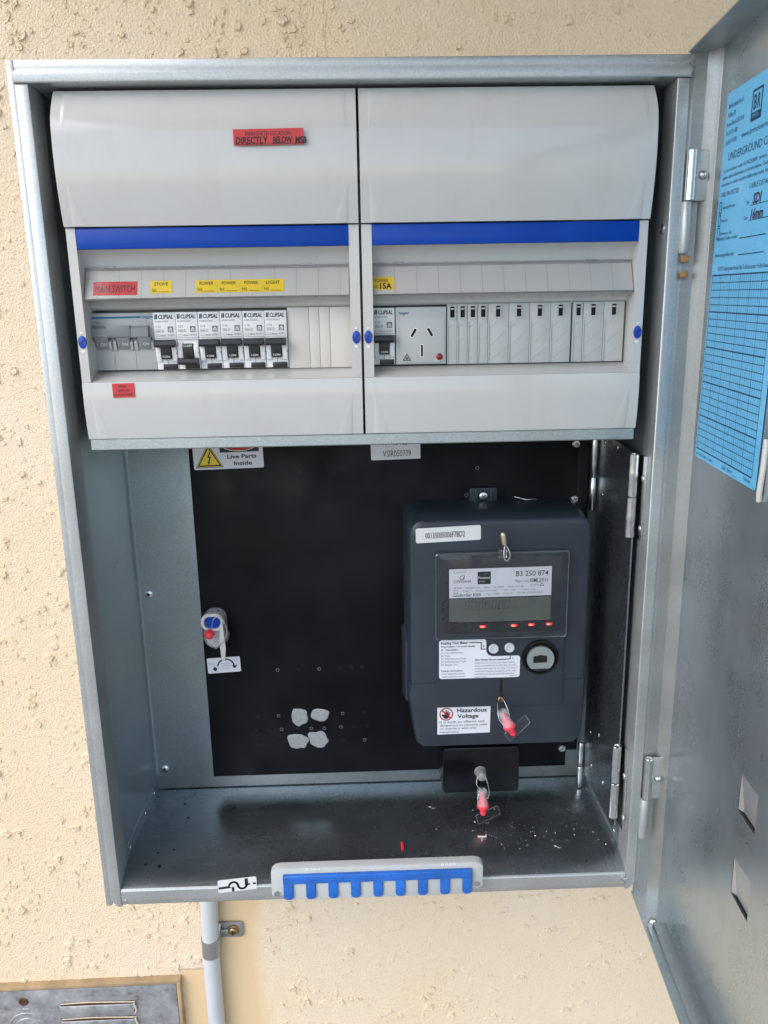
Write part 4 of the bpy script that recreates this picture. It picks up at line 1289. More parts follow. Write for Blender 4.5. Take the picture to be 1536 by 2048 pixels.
# quarter-turn lock under a clear hood, with its seal
lk = thing('panel_lock', (-158, YP, -490), 'frosted lock hood with blue barrel on the black panel edge', 'lock')
b = BM()
prism(b, rr(-170.5, -147.5, -509, -467.5, 10.5, 8), 119, YP - 0.1, 3.0, 3)
obj('hood', b, 'haze_clear', lk, 50)
b = BM(); outer = rr(-171.2, -148.0, -487, -468.5, 8.6, 8); inner = rr(-168.2, -151.2, -484.5, -471.6, 6.0, 8)
ring(b, outer, inner, 114, 119.5); obj('hood_rim', b, 'frost', lk, 40)
b = BM(); prism(b, rr(-169, -150, -508, -488, 8, 6), 122, YP - 0.2, 2, 2); obj('back_plate', b, 'frost', lk, 40)
b = BM(); cyl(b, (-159.6, 116, -478.2), (-159.6, YP, -478.2), 7.6, 24, 0, 0.6); obj('barrel', b, 'blue', lk, 40)
b = BM(); prism(b, [(-152.6, -520), (-148.6, -520), (-147.6, -506), (-148.6, -477), (-152.0, -480), (-153.4, -500)], 112, 114.5, 0.6); obj('stem', b, 'frost', lk, 40)
sl = thing('wire_seal', (-162.6, 108, -489), 'round red wire seal on the lock at the panel left edge', 'seal', 'red wire seals')
b = BM(); lathe(b, (-163.0, 113.5, -489.6), FRONT, [(4.9, 0), (5.1, 2), (4.6, 4.2), (3.0, 6.4), (1.6, 7.6), (0, 7.8)], 22); obj('plug', b, 'red', sl, 50)
b = BM(); tube(b, smooth_path([(-160, 110, -484), (-157, 108, -472), (-150, 108, -470), (-144.8, 109, -480), (-146, 110, -492), (-153, 111, -502)]), 0.45, 6); obj('wire', b, 'wire', sl, 60)
b = BM(); hexa(b, [(-146.6, 115, -499.2), (-145.4, 116.2, -499.2), (-142.4, 116.2, -490), (-147, 115, -486), (-146.6, 115.8, -499.2), (-145.4, 117, -499.2), (-142.4, 117, -490), (-147, 115.8, -486)]); obj('tag', b, 'clear_seal', sl)

# ================================================================== electricity meter
mt_ = thing('electricity_meter', (125, YP, -600), 'dark slate electricity meter with display and four red lamps', 'electricity meter')
YF = 62.0
cx_, cz_ = 125.0, -430.0
b = BM()
# upper case: rounded box narrowing a little towards the front
def slab(b, outlines, ys, cap=True):
    rows = [[b.verts.new((p[0], y, p[1])) for p in o] for o, y in zip(outlines, ys)]
    n = len(rows[0])
    for A, B_ in zip(rows, rows[1:]):
        for i in range(n):
            b.faces.new((A[i], A[(i + 1) % n], B_[(i + 1) % n], B_[i]))
    if cap:
        b.faces.new(rows[0]); b.faces.new(list(reversed(rows[-1])))
def case_outline(d):
    return rr(37.0 + d, 213.6 - d, -526, -358.5 - d * 1.5, 14, 8, (0, 0, 1, 1))
slab(b, [case_outline(6.2), case_outline(4.2), case_outline(3.0), case_outline(1.0), case_outline(0)], [YF, YF + 0.6, YF + 2.4, 92, YP - 0.4])
obj('case', b, 'meter', mt_, 40)
# terminal cover: flares at the joint, then tapers to the bottom
b = BM()
def cover_outline(d, e):
    return [(42.5 + d * 0.7 + e * 3, -597.5 + d * 0.6 + 6), (48 + d + e * 3, -597.5 + d * 0.6), (205 - d, -597.5 + d * 0.6), (210.5 - d * 0.7, -591.5 + d * 0.6), (213.4 - d * 0.8, -560), (214.0 - d, -526.3), (36.6 + d, -526.3), (36.6 + d * 0.8 - (1 - e) * 1.0, -500 if False else -540)]
slab(b, [cover_outline(6.4, 0), cover_outline(4.4, 0), cover_outline(3.2, 0), cover_outline(1.2, 0), cover_outline(0, 0)], [YF - 0.2, YF + 0.4, YF + 2.2, 92, YP - 0.4])
obj('terminal_cover', b, 'meter', mt_, 30)
# side bulge on the left
b = BM(); hexa(b, [(36.0, 92, -560), (40, 92, -560), (40, 92, -490), (36.0, 92, -496), (33.8, 124, -566), (40, 124, -566), (40, 124, -484), (33.8, 124, -490)], 1.2); obj('side_clip', b, 'meter', mt_, 35)
# hanging lug with its screw
b = BM(); prism(b, rr(103.5, 131.5, -362, -345.4, 2.6, 4, (0, 0, 1, 1)), 121, YP - 0.3, 0.8); bx(b, 108.6, 111.2, 118.5, 124, -361, -346.4, 0.4); bx(b, 123.6, 126.2, 118.5, 124, -361, -346.4, 0.4)
lg = obj('hanging_lug', b, 'meter', mt_, 35)
b = BM(); lathe(b, (117.4, 121, -353.6), FRONT, [(5.0, 0), (4.8, 1.4), (3.6, 2.2), (0, 2.5)], 20); sw = obj('screw', b, 'zinc', lg, 50)
b = BM(); f2 = FY(118.45); stroke(b, [(115.6, -355), (119.2, -352.2)], 0.9, f2); stroke(b, [(116, -352), (118.8, -355.2)], 0.9, f2); obj('recess', b, 'dgrey', sw, None)
# serial sticker
fp = frame((75.8, YF, -376.0), (1, 0, 0.035), (-0.02, 0, 1))
st = sticker('serial_label', rr(-30.4, 30.4, -7.1, 7.1, 1.8, 4), fp, 'paper2', mt_)
b = BM(); text(b, '00135005006F7BD2', -3, -3.0, lift(fp, 0.32), 5.4, 37, al='C', bold=0.012); ink('label_print', b, ['ink'], st)
# front plate under the clear window and the instruction area
b = BM(); prism(b, rr(64.0, 187.6, -551.4, -393, 1.6, 4), 58.6, YF + 0.5, 0.7); obj('front_plate', b, 'meter', mt_, 35)
b = BM(); prism(b, rr(69, 182.6, -473.4, -399, 1.2, 3), 58.2, 58.9, 0.2); obj('window_back', b, 'meter_dark', mt_, 35)
# rating label
fp = frame((124.7, 58.15, -423.2), (1, 0, 0.008), (-0.006, 0, 1))
st = sticker('rating_label', [(-48.4, -14.3), (48.4, -14.3), (48.4, 14.3), (-48.4, 14.3)], fp, 'paper', mt_, 0.2)
b = BM(); f2 = lift(fp, 0.24)
text(b, 'Property of', -44.4, 10.6, f2, 2.0, 12, mi=1)
text(b, 'CITIPOWER', -44.6, 0.6, f2, 2.6, 17.2, bold=0.004)
stroke(b, [(-36 + 2.4 * math.cos(R(t)), 6 + 1.9 * math.sin(R(t)) + 0.5 * math.cos(R(t))) for t in range(40, 330, 24)], 0.5, f2)
stroke(b, [(-33.8, 8), (-35.4, 3.6)], 0.6, f2)
poly(b, [(-21.6, -1.2), (-9.2, -1.2), (-9.2, 11.2), (-21.6, 11.2)], f2)
text(b, 'Powercor', -15.4, 4.0, f2, 2.6, 11, al='C', mi=2, off=PRINT + .06, bold=0.015); text(b, 'AUSTRALIA', -20.6, 1.0, f2, 1.1, 6.2, mi=2, off=PRINT + .06)
stroke(b, [(-13 + 2.2 * math.cos(R(t)), 7.4 + 2.2 * math.sin(R(t))) for t in range(160, 10, -25)], 0.6, f2, 1, PRINT + .06)
text(b, 'B3 250 874', 14.6, 5.6, f2, 5.2, 30.6, bold=0.004)
text(b, 'Meter Code', 14.2, -0.6, f2, 2.9, 12.4, mi=1); text(b, '30ML2/011', 27.6, -0.8, f2, 3.9, 17.0, bold=0.01)
text(b, '3P 4W    3x240/415V    50Hz    10-100A     NMI 14/2/48', -44.2, -5.3, f2, 1.8, 66, mi=1); text(b, 'E2219', 28.6, -4.2, f2, 1.8, 7.8, mi=1)
stroke(b, [(37.4, -4.4), (41.2, -4.4), (39.3, -1.8), (37.4, -4.4)], 0.5, f2)
text(b, 'Class 1     Meter Constants     1 Wh / imp      1 varh / imp', -35.6, -8.4, f2, 1.8, 69, mi=1)
stroke(b, [(-43.8, -9.4), (-40.6, -9.4), (-40.6, -6.6), (-43.8, -6.6), (-43.8, -9.4)], 0.4, f2, 1)
text(b, 'Landis+Gyr E350', -44.2, -12.8, f2, 2.8, 25.6, bold=0.012); text(b, 'Type U3300    19-03-20', -13.4, -12.2, f2, 1.9, 25, mi=1); text(b, 'Cat. No. U3300CGRNCP', 16, -11.8, f2, 2.0, 24.4, mi=1)
ink('label_print', b, ['ink', 'ink_grey', 'ink_white'], st)
# liquid crystal display
b = BM(); bx(b, 76.4, 173.2, 57.9, 58.6, -463.2, -438.6); ds = obj('display', b, 'lcd', mt_)
b = BM(); f2 = FY(57.9)
def seg7(u, v, w, h, mi=0):
    for p in (((0, 0), (0, h / 2)), ((0, h / 2), (0, h)), ((w, 0), (w, h / 2)), ((w, h / 2), (w, h)), ((0, 0), (w, 0)), ((0, h), (w, h))):
        (a, c_), (d, e) = p
        k = 0.12 * h
        a, d = a + c_ / h * k * 1.0, d + e / h * k * 1.0
        g = 0.08
        stroke(b, [(u + a + (d - a) * g, v + c_ + (e - c_) * g), (u + d - (d - a) * g, v + e - (e - c_) * g)], 0.85, f2, mi)
for i in range(7):
    seg7(91.2 + i * 6.3, -449.6, 3.9, 8.2)
disc(b, (124.6, -449.2), 0.5, f2); disc(b, (130.9, -449.2), 0.5, f2)
text(b, 'kW', 135.6, -449.6, f2, 2.8, 6.4); text(b, 'Vq', 79.6, -448.8, f2, 4.0, 6, mi=1); text(b, 'P5    connected', 90.5, -457.0, f2, 4.2, 42, mi=1)
poly(b, [(165.4, -443.6), (166.8, -443.6), (166.1, -442.2)], f2)
poly(b, [(76.6, -463.1), (84, -463.1), (84, -461.6), (76.6, -461.6)], f2, 2); poly(b, [(76.6, -463.2), (173, -463.2), (173, -462.3), (76.6, -462.3)], f2, 2, 0.1)
ink('display_print', b, ['lcd_ink', 'lcd_ink2', 'hole'], ds)
b = BM(); poly(b, [(77, -470.4), (82.2, -470.4), (82.2, -468.8), (77, -468.8)], FY(58.15), 0); obj('sensor_slot', b, 'hole', mt_, None)
for x, z in ((108.6, -467.3), (138.5, -467.0), (155.3, -466.6), (172.2, -466.4)):
    b = BM(); prism(b, rr(x - 2.9, x + 2.9, z - 1.1, z + 1.1, 0.9, 4), 57.6, 58.4, 0.3); ld = obj('lamp', b, 'led', mt_, 50)
    b = BM(); prism(b, rr(x - 2.2, x + 0.6, z - 0.7, z + 0.7, 0.6, 3), 57.3, 57.6, 0.1); obj('lamp_core', b, 'led_core', ld, 50)
# clear window: pane with a raised rim
b = BM(); prism(b, rr(65, 186.6, -477, -393.6, 2, 4), 53.4, 54.6, 0.4); cw = obj('clear_window', b, 'clear2', mt_, 40)
b = BM(); ring(b, rr(62.6, 188.2, -478.2, -392.2, 3, 5), rr(64.4, 186.4, -476.6, -394.0, 1.6, 5), 53.6, 58.5)
obj('window_rim', b, 'clear2', cw, 40)
b = BM()
o_ = rr(63.2, 187.6, -477.6, -392.8, 2.6, 5); tube(b, [(p[0], 53.4, p[1]) for p in o_ + o_[:1]], 0.42, 6)
for k in range(11):
    zz = -398 - k * 7.2 + random.uniform(-1, 1)
    bx(b, 63.2, 64.4, 52.9, 53.8, zz - 1.6, zz + 0.4, 0.2); bx(b, 186.4, 187.4, 52.9, 53.8, zz - 2.2, zz, 0.2)
obj('window_edge', b, 'clear_seal', cw, 40)
b = BM(); bx(b, 121.4, 129.6, 51.4, 58, -398.5, -389.0, 1.2); obj('sealing_lug', b, 'clear_seal', cw, 40)
# instruction sticker, cut away round the buttons
fp = FY(58.5)
o_ = [(66.6, -521.2)] + [(67.2, -521.6)]
o_ = rr(66.8, 145.2, -520.6, -480.4, 1.8, 4)
cut = [(66.8, -519)] + [(68.6, -520.6), (143.4, -520.6), (145.2, -519), (145.2, -499.8), (143.6, -498.2), (118.5, -498.2), (114.6, -496.8), (112.6, -493.6), (112.2, -490), (112.2, -482), (110.6, -480.4), (68.6, -480.4), (66.8, -482)]
st = sticker('instruction_label', cut, fp, 'paper', mt_, 0.25)
b = BM(); f2 = lift(fp, 0.28)
text(b, 'Reading Your Meter', 68.6, -484.6, f2, 2.6, 26, bold=0.02); text(b, 'Press button 1 to scroll display', 68.6, -487.8, f2, 1.8, 33, bold=0.02)
text(b, '#    Description', 68.8, -491.0, f2, 1.7, 16, bold=0.02)
for i, (s_, w_) in enumerate((('01  Time (hh:mm:ss)', 20.6), ('02  Date', 8.6), ('03  kWh Imported Total', 23.6), ('09  kWh Exported Total', 23.6), ('08  Display Test', 16.2))):
    text(b, s_, 68.8, -494.2 - i * 3.1, f2, 1.7, w_)
text(b, 'Further Information:', 69.0, -513.0, f2, 1.7, 21, bold=0.02); text(b, 'www.citipower.com.au', 69.2, -516.0, f2, 1.7, 22.4); text(b, 'www.powercor.com.au', 69.2, -519.0, f2, 1.7, 22.4)
stroke(b, [(96, -483.6), (107.4, -483.4), (107.4, -490.4), (111.6, -490.4)], 0.9, f2); text(b, '1', 109.4, -488.6, f2, 2.4, 0.9)
text(b, 'Hot Water Boost', 101.6, -502.4, f2, 1.9, 20.6, bold=0.02); stroke(b, [(123.4, -501.8), (135.6, -501.4), (135.6, -498.6)], 0.9, f2); text(b, '2', 137.2, -501.4, f2, 2.0, 1.6)
for i, (s_, w_) in enumerate((('If you have an electric hot water heater,', 39), ('press and hold button 2 for five seconds', 40), ('to heat your water at any time. The power', 41), ('consumed may be charged at peak rate,', 40), ('and will turn off automatically once the', 38), ('water is hot.', 12))):
    text(b, s_, 101.6, -505.4 - i * 2.95, f2, 1.6, w_)
text(b, '0600323', 135.4, -519.4, f2, 0.9, 7)
ink('label_print', b, ['ink'], st)
for x, z in ((119.4, -490.3), (134.8, -489.7)):
    b = BM(); lathe(b, (x, 58.6, z), FRONT, [(5.8, -0.3), (5.7, 0.4), (5.2, 0.5)], 24, 0, False); rg_ = obj('button_ring', b, 'blackp', mt_, 40)
    b = BM(); lathe(b, (x, 58.6, z), FRONT, [(5.0, -0.5), (4.9, 1.2), (4.4, 2.0), (3.6, 2.1), (2.4, 1.6), (0, 1.5)], 26); obj('button', b, 'button', rg_, 60)
# optical port
b = BM(); lathe(b, (164.8, 58.6, -500.6), FRONT, [(18.2, -0.3), (17.6, 1.8), (15.8, 2.2), (15.0, 0.8), (14.4, 0.2), (0, 0.2)], 36); pt = obj('optical_port', b, 'black_gloss', mt_, 50)
b = BM()
o_ = [(164.9 + 13.2 * math.cos(R(t)), -502.0 + 13.2 * math.sin(R(t))) for t in range(-50, 231, 8)]
prism(b, o_, 56.2, 58.5, 0.6); obj('port_ring', b, 'port', pt, 40)
b = BM(); f2 = FY(56.2); poly(b, [(157.6, -505.4), (171.2, -505.2), (171.2, -499.4), (170.4, -498.2), (167, -498.0), (166.4, -497.4), (162.6, -497.4), (162, -498.2), (158.4, -498.4), (157.6, -499.4)], f2, 0); obj('port_window', b, 'hole', pt, None)
# slot, captive screw, hazard sticker
b = BM(); poly(b, [(126, -541.5), (129.0, -541.5), (129.0, -523), (126, -523)], FY(58.55), 0); obj('screw_slot', b, 'hole', mt_, None)
b = BM(); lathe(b, (126.8, 58.8, -543.6), FRONT, [(3.0, -0.3), (2.9, 1.6), (2.2, 2.4), (1.6, 2.4), (1.2, 1.4), (0, 1.4)], 18); obj('screw', b, 'brass', mt_, 50)
fp = frame((91.6, YF - 0.35, -567.2), (1, 0, 0.004), (0.0, 0, 1))
st = sticker('hazard_label', [(-26.2, -14.6), (26.0, -14.0), (26.4, 14.8), (-26.2, 14.8)], fp, 'paper', mt_)
b = BM(); f2 = lift(fp, 0.32)
disc(b, (-17.4, 7.4), 6.9, f2, 1, PRINT, 30, 5.7)
poly(b, [(-19.6, 3.2), (-17.2, 2.2), (-15.0, 3.6), (-14.0, 6.6), (-13.6, 9.6), (-14.6, 9.4), (-15.4, 7.4), (-15.2, 11.4), (-16.2, 11.4), (-16.6, 8.2), (-17.2, 11.8), (-18.2, 11.6), (-17.9, 8.0), (-19.2, 10.6), (-20.0, 10.0), (-18.8, 6.6), (-21.8, 7.6), (-22.2, 6.6)], f2, 0, PRINT)
stroke(b, [(-21.6, 11.4), (-13.2, 3.4)], 1.5, f2, 1, PRINT + .06)
text(b, 'Hazardous', -6.8, 9.0, f2, 4.3, 29.4, bold=0.028); text(b, 'Voltage', -6.4, 2.8, f2, 4.3, 21, bold=0.028)
for i, (s_, w_) in enumerate((('It is both an offence and', 44), ('dangerous to remove seals', 47), ('or interfere with this', 36), ('equipment', 19))):
    text(b, s_, -23.8, -2.4 - i * 3.5, f2, 2.7 - 0.15 * i, w_)
ink('label_print', b, ['ink', 'ink_red'], st)
# loose wire above the meter and the crimped seal over the window
b = BM(); tube(b, smooth_path([(149, 122, -355.5), (154, 119, -356.2), (160, 117, -357.6), (166, 118, -357.4), (171, 119, -358.2)]), 0.55, 6)
w0 = obj('loose_wire', b, 'wire', None, 60, label='short loose silver wire lying on top of the meter', cat='wire')
sl = thing('crimp_seal', (126, 50, -385), 'small brass crimp seal on wire above the meter display', 'seal')
b = BM(); lathe(b, (124.6, 52, -372.6), (0.18, 0, -1), [(0.6, 0), (2.0, 0.8), (2.4, 3), (2.5, 9), (1.9, 12.4), (0.6, 13)], 14); obj('crimp', b, 'crimp', sl, 50)
b = BM(); tube(b, smooth_path([(126.6, 51, -384), (129.6, 50, -388), (131.4, 49, -394), (129.4, 48.6, -399), (126.6, 49, -398), (125.8, 49.6, -393), (126.6, 51, -386)]), 0.6, 6); obj('wire', b, 'wire', sl, 60)

def wire_seal(base, a, tip, tagc, tagang, tagL, wires, label):
    s_ = thing('wire_seal', base, label, 'seal', 'red wire seals')
    A, T_ = Vector(a), Vector(tip)
    d = (T_ - A)
    L = d.length
    b = BM(); lathe(b, A, d, [(3.4, 0), (4.8, 0.8), (5.3, 3), (5.0, L * 0.42), (5.5, L * 0.5), (5.8, L * 0.6)], 20, 0, False); obj('barrel', b, 'haze_clear', s_, 50)
    b = BM(); lathe(b, A, d, [(1.4, 3.5), (2.2, 5), (1.8, L * 0.26), (2.8, L * 0.30), (3.6, L * 0.40), (4.9, L * 0.50), (5.1, L * 0.58), (6.2, L * 0.62), (6.0, L * 0.70), (4.0, L * 0.74), (3.4, L * 0.78), (3.2, L * 0.93), (1.8, L), (0, L)], 18); obj('plug', b, 'red', s_, 50)
    cx, cy, cz = tagc
    an = R(tagang)
    U_ = Vector((math.cos(an), 0.25, math.sin(an))); V_ = Vector((-math.sin(an), 0.2, math.cos(an)))
    ff = frame((cx, cy, cz), U_, V_)
    b = BM()
    o_ = rr(-tagL / 2, tagL / 2, -4.6, 4.6, 1.2, 3)
    v0 = [b.verts.new(ff @ Vector((p[0], p[1], 0.5))) for p in o_]; v1 = [b.verts.new(ff @ Vector((p[0], p[1], -0.5))) for p in o_]
    b.faces.new(v0); b.faces.new(list(reversed(v1)))
    for i in range(len(o_)):
        b.faces.new((v0[i], v1[i], v1[(i + 1) % len(o_)], v0[(i + 1) % len(o_)]))
    tg_ = obj('tag', b, 'clear', s_, 40)
    b = BM(); tube(b, [ff @ Vector((p[0], p[1], 0)) for p in o_ + o_[:1]], 0.4, 6); obj('tag_edge', b, 'clear_seal', tg_, 60)
    for w_ in wires:
        b = BM(); tube(b, smooth_path(w_), 0.32, 6); obj('wire', b, 'wire', s_, 60)
    return s_
wire_seal((136, 40, -577), (125.4, 46, -548.5), (137.6, 41, -573.5), (141, 42, -566.5), 38, 27,
          [[(127.2, 57, -541.5), (129.6, 52, -543), (132.2, 47, -549), (133.8, 45, -554.6)], [(123.6, 55, -546), (122.8, 48, -551), (123.4, 44, -557.5), (127.4, 41, -562.5)]],
          'red and clear wire seal hanging on the meter front')

# ================================================================== service fuse under the meter
tb = thing('service_fuse', (110, YP, -662), 'glossy black fuse holder under the electricity meter', 'fuse holder')
b = BM()
slab(b, [rr(74.4, 150.6, -659.2, -610.4, 3.5, 5), rr(73.2, 151.8, -660.4, -609.2, 4, 5), rr(72.6, 152.4, -661, -608.6, 4.4, 5), rr(72.2, 152.8, -661.4, -606, 4.4, 5)], [80, 80.6, 82.5, YP - 0.4])
obj('body', b, 'black_gloss', tb, 40)
b = BM(); bx(b, 84, 146, 92, YP - 0.5, -607.5, -600.5, 0.8); obj('cap', b, 'blackp', tb, 35)
b = BM()
for k in range(7):
    bx(b, 90 + k * 6.0, 93.4 + k * 6.0, 79.7, 80.3, -620.6 + (k % 3) * 0.8, -616.4 - (k % 2) * 1.0, 0.2)
obj('moulded_mark', b, 'black_gloss', tb, 35)
b = BM(); lathe(b, (111.6, 80.2, -636.4), FRONT, [(6.4, 0), (6.0, 1), (5.2, 2), (5.2, 8.5), (4.4, 10.5), (2.0, 11.2), (0, 11.2)], 22); obj('sealing_nipple', b, 'haze_clear', tb, 50)
b = BM(); lathe(b, (111.6, 80.0, -636.4), FRONT, [(2.6, 0), (2.6, 7), (0, 7.4)], 16); obj('stud', b, 'zinc', tb, 50)
wire_seal((112, 62, -676), (111.4, 66, -647), (112.4, 61, -674.5), (117.4, 62, -675), 16, 25,
          [[(107.2, 70, -636), (105.8, 66, -642), (109.6, 64, -646.6), (111, 64, -648)], [(115.6, 70, -637), (118.0, 66, -645), (118.2, 63, -652), (116.4, 61.5, -656)], [(109.2, 65, -648), (106.6, 61, -653), (106.2, 59.4, -659), (108.6, 59, -662)]],
          'red and clear wire seal dangling below the black fuse holder')

# ================================================================== comb strip on the bottom edge
cs = thing('comb_strip', (2, 0, -707), 'pale grey plastic strip with a blue comb on the bottom sill', 'comb strip')
b = BM()
prism(b, [(-96.6, -703.3), (-96.6, -678.8), (-93, -675.4), (-88, -674.2), (93, -674.2), (98.4, -675.4), (101.4, -678.8), (101.4, -700.3), (96.5, -703.3)], -9.5, -0.3, 1.2, 2)
base = obj('base', b, 'blank', cs, 35)
b = BM(); bx(b, -83.0, 88.4, -11.2, -9.0, -707.0, -688.3, 0.4); obj('tooth_backing', b, 'blank', cs, 35)
b = BM()
bx(b, -85.4, 90.8, -13.6, -9.2, -688.4, -679.4, 1.2, 3)
for i in range(9):
    x0 = -85.2 + i * 20.85
    prism(b, rr(x0, x0 + 9.2, -704.8, -687.3, 2.6, 5, (1, 1, 0, 0)), -13.2, -9.4, 0.9, 2)
obj('comb', b, 'blue_comb', cs, 35)
for x, z in ((-91.5, -700.4), (96.0, -697.3)):
    b = BM(); lathe(b, (x, -9.4, z), FRONT, [(3.0, 0), (2.8, 0.7), (1.4, 1.1), (0, 0.6)], 14); obj('screw', b, 'zinc', cs, 45)
for x in (-64, 62):
    b = BM()
    for k in range(4):
        ring(b, rr(x + k * 3.6, x + k * 3.6 + 2.8, -676.4, -674.0, 0.5, 2), rr(x + k * 3.6 + 0.6, x + k * 3.6 + 2.2, -675.8, -674.6, 0.3, 2), -9.75, -9.3)
    obj('moulded_mark', b, 'white2', base)

# ================================================================== swarf and scraps on the box floor
rnd = random.Random(5)
b = BM()
for k in range(300):
    x = 242 * (1 - rnd.random() ** 1.7 * 1.15); y = rnd.uniform(24, 140)
    if x < -225:
        continue
    if rnd.random() < 0.5:
        x = rnd.gauss(150, 45); y = rnd.gauss(48, 18)
    if not (-230 < x < 230 and 22 < y < 146):
        continue
    L_, a_ = rnd.uniform(0.25, 1.0), rnd.uniform(0, 6.28)
    dx, dy = L_ * math.cos(a_), L_ * math.sin(a_)
    px_, py_ = -dy * 0.35, dx * 0.35
    z = -689.8
    v = [b.verts.new(p) for p in ((x - dx, y - dy, z), (x + px_, y + py_, z + 0.2), (x + dx, y + dy, z + rnd.uniform(0.1, 0.9)), (x - px_, y - py_, z + 0.5))]
    b.faces.new((v[0], v[1], v[2])); b.faces.new((v[0], v[2], v[3]))
for x, y in ((60, 100), (178, 30)):
    tube(b, smooth_path([(x, y, -689.6), (x + 2, y - 1, -689.4), (x + 4, y - 3, -689.6), (x + 7, y - 2, -689.5)]), 0.15, 5)
obj('metal_swarf', b, 'zinc', None, None, kind='stuff', label='fine metal swarf scattered over the box floor', cat='swarf')
b = BM()
for x, y, r_ in ((-205, 120, 1.6), (-196, 95, 1.4), (-214, 40, 1.4), (-199, 44, 1.2), (-222, 24, 1.6), (-208, 21, 2.2), (-150, 110, 1.4), (205, 12, 1.0)):
    lathe(b, (x, y, -689.9 if y > 20 else -690 - (20 - y) * 0.46), (0, 0, 1), [(r_, 0), (r_ * 0.6, 0.5), (0, 0.6)], 7)
obj('dirt_crumb', b, 'hole', None, 60, kind='stuff', label='dark dirt crumbs on the box floor', cat='dirt')
b = BM(); hexa(b, [(27, 30, -689.8), (29.6, 31, -689.8), (29.6, 31, -687.4), (27, 30, -687.4), (26.6, 41, -689.8), (29.0, 42, -689.8), (29.0, 42, -687.6), (26.6, 41, -687.6)], 0.4)
obj('plastic_scrap', b, 'red', None, 35, label='thin red plastic scrap on the dark box floor', cat='scrap')
b = BM(); tube(b, [(105, 48, -689.4), (109, 46, -688.4), (113, 45, -687.6)], 0.9, 6); tube(b, [(109, 46, -688.4), (108, 41, -689.0)], 0.7, 6); tube(b, [(112.6, 45, -687.6), (113.6, 50, -689)], 0.9, 6)
obj('plastic_scrap', b, 'frost', None, 50, label='small white plastic scrap lying below the hanging seal', cat='scrap')

# ================================================================== conduit, saddle, old vent
b = BM()
cy_ = YW - 11.0
path = smooth_path([(-193.6, cy_, -712), (-194.4, cy_, -830), (-196.8, cy_, -905), (-197.4, cy_, -960), (-197.2, cy_, -1020), (-197, cy_, -1200)], 8)
tube(b, path, 10.0, 28)
cd = obj('conduit', b, 'conduit', None, 60, label='light grey plastic conduit running down below the box', cat='conduit')
sd_ = thing('conduit_saddle', (-180, YW, -895), 'galvanised saddle clip screwed beside the grey conduit', 'saddle clip')
b = BM()
n = 18
zc0, zc1 = -911, -888
rows = []
prof = [(-185.4 + 0, YW - 1.0)]
arc = [(-196.4 + 11.0 * math.cos(R(t)), cy_ - 11.0 * math.sin(R(t))) for t in range(-25, 206, 14)]
sec = arc
for off_, zt_, zb_ in ((0, zc1, zc0),):
    a = [b.verts.new((p[0], p[1], zt_)) for p in sec]; c_ = [b.verts.new((p[0], p[1], zb_)) for p in sec]
    sec2 = [(-196.4 + (p[0] + 196.4) * 0.93, cy_ + (p[1] - cy_) * 0.93) for p in sec]
    a2 = [b.verts.new((p[0], p[1], zt_)) for p in sec2]; c2 = [b.verts.new((p[0], p[1], zb_)) for p in sec2]
    for i in range(len(sec) - 1):
        b.faces.new((a[i], a[i + 1], c_[i + 1], c_[i])); b.faces.new((a2[i], c2[i], c2[i + 1], a2[i + 1]))
        b.faces.new((a[i], a2[i], a2[i + 1], a[i + 1])); b.faces.new((c_[i], c_[i + 1], c2[i + 1], c2[i]))
obj('strap', b, 'saddle', sd_, 40)
b = BM(); prism(b, rr(-186.2, -158.6, -896, -875, 4, 5, (0, 1, 1, 0)), YW - 3.0, YW - 1.4, 0.5)
hexa(b, [(-189.5, 144, -909), (-186, 146, -909), (-184.6, YW - 1.4, -896), (-186.4, YW - 3, -896), (-189.5, 144, -889), (-186, 146, -889), (-184.6, YW - 1.4, -876), (-186.4, YW - 3, -876)])
bx(b, -185.6, -176, YW - 5.4, YW - 2.8, -888.5, -883.5, 1.0)
obj('foot', b, 'saddle', sd_, 35)
b = BM(); lathe(b, (-170.6, YW - 3.0, -886), FRONT, [(7.4, 0), (6.6, 1.6), (5.4, 2.0), (5.2, 3.4), (3.6, 4.6), (0, 4.8)], 22)
sw = obj('screw', b, 'brass', sd_, 45)
b = BM(); f2 = FY(YW - 7.7); stroke(b, [(-173, -886), (-168.2, -886)], 1.2, f2, 0, 0.2); stroke(b, [(-170.6, -888.4), (-170.6, -883.6)], 1.2, f2, 0, 0.2); obj('recess', b, 'hole', sw, None)

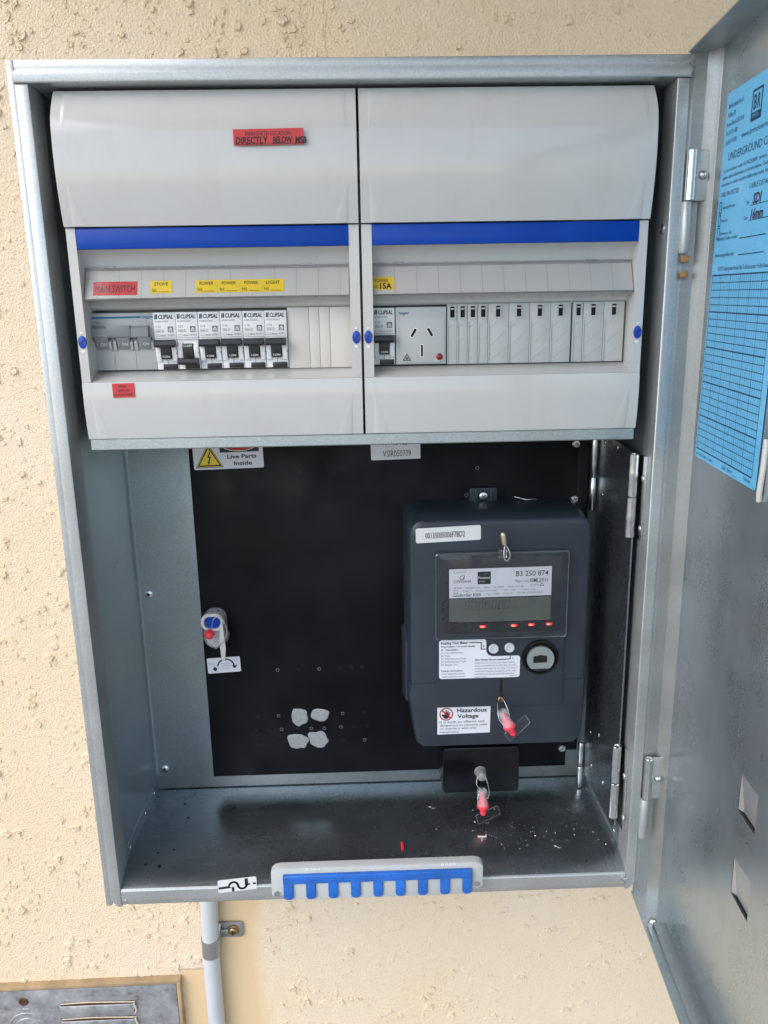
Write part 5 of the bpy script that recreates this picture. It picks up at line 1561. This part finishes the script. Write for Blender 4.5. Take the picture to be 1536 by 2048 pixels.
ov = thing('wall_vent', (-340, YW, -1060), 'weathered grey metal vent plate in a tan timber frame, bottom left', 'vent')
b = BM()
for pts in ([(-520, -956.5), (-520, -952.5), (-238, -949.5), (-242.5, -954.2)], [(-238, -949.5), (-238, -1180), (-242.5, -1180), (-242.5, -954.2)]):
    prism(b, pts[::-1], 148.5, YW, 0.6)
obj('frame', b, 'timber', ov, 30)
b = BM(); prism(b, [(-520, -1180), (-243, -1180), (-243, -955), (-520, -957.4)], 149, 154, 0.6); pl = obj('plate', b, 'old_metal', ov, 30)
for zz in (-983, -1005.5, -1028):
    b = BM(); hexa(b, [(-383, 146.5, zz - 9.6), (-296, 146.5, zz - 9.6), (-294, 148.6, zz + 1.6), (-385, 148.6, zz + 1.6), (-383, 148.6, zz - 9.6), (-296, 148.6, zz - 9.6), (-294, 151, zz + 3), (-385, 151, zz + 3)], 0.5); lv = obj('louvre', b, 'old_metal', ov, 35)
    b = BM(); tube(b, smooth_path([(-295, 146.5, zz + 4.6), (-292.6, 146.5, zz - 3), (-293.4, 147.6, zz - 8), (-295, 148.4, zz - 11)]), 1.3, 7)
    tube(b, smooth_path([(-383, 147.6, zz + 6.4), (-350, 147.9, zz + 7.4), (-320, 147.6, zz + 7.0), (-294, 147.4, zz + 6.4)]), 0.7, 7)
    obj('paint_bead', b, 'old_cream', lv, 60)
    b = BM(); poly(b, [(-384, zz + 1.8), (-295, zz + 2.4), (-295, zz + 6.8), (-384, zz + 6.6)], FY(148.9), 0); obj('louvre_slot', b, 'rust', lv, None)
b = BM(); lathe(b, (-427, 149, -972), FRONT, [(6, 0), (5.4, 0.8), (3.6, 1.0), (3.0, 0.3), (0, 0.3)], 16); obj('screw', b, 'rust', ov, 45)
b = BM()
for r0, zc, xc in ((16, -1016, -426), (10, -1014, -426)):
    tube(b, [(xc + r0 * 1.5 * math.cos(R(a)), 149.2, zc + r0 * 1.7 * math.sin(R(a))) for a in range(20, 161, 10)], 1.1, 8)
bx(b, -430, -422, 148.6, 149.6, -992, -982, 0.4)
obj('embossed_mark', b, 'old_metal', ov, 60)
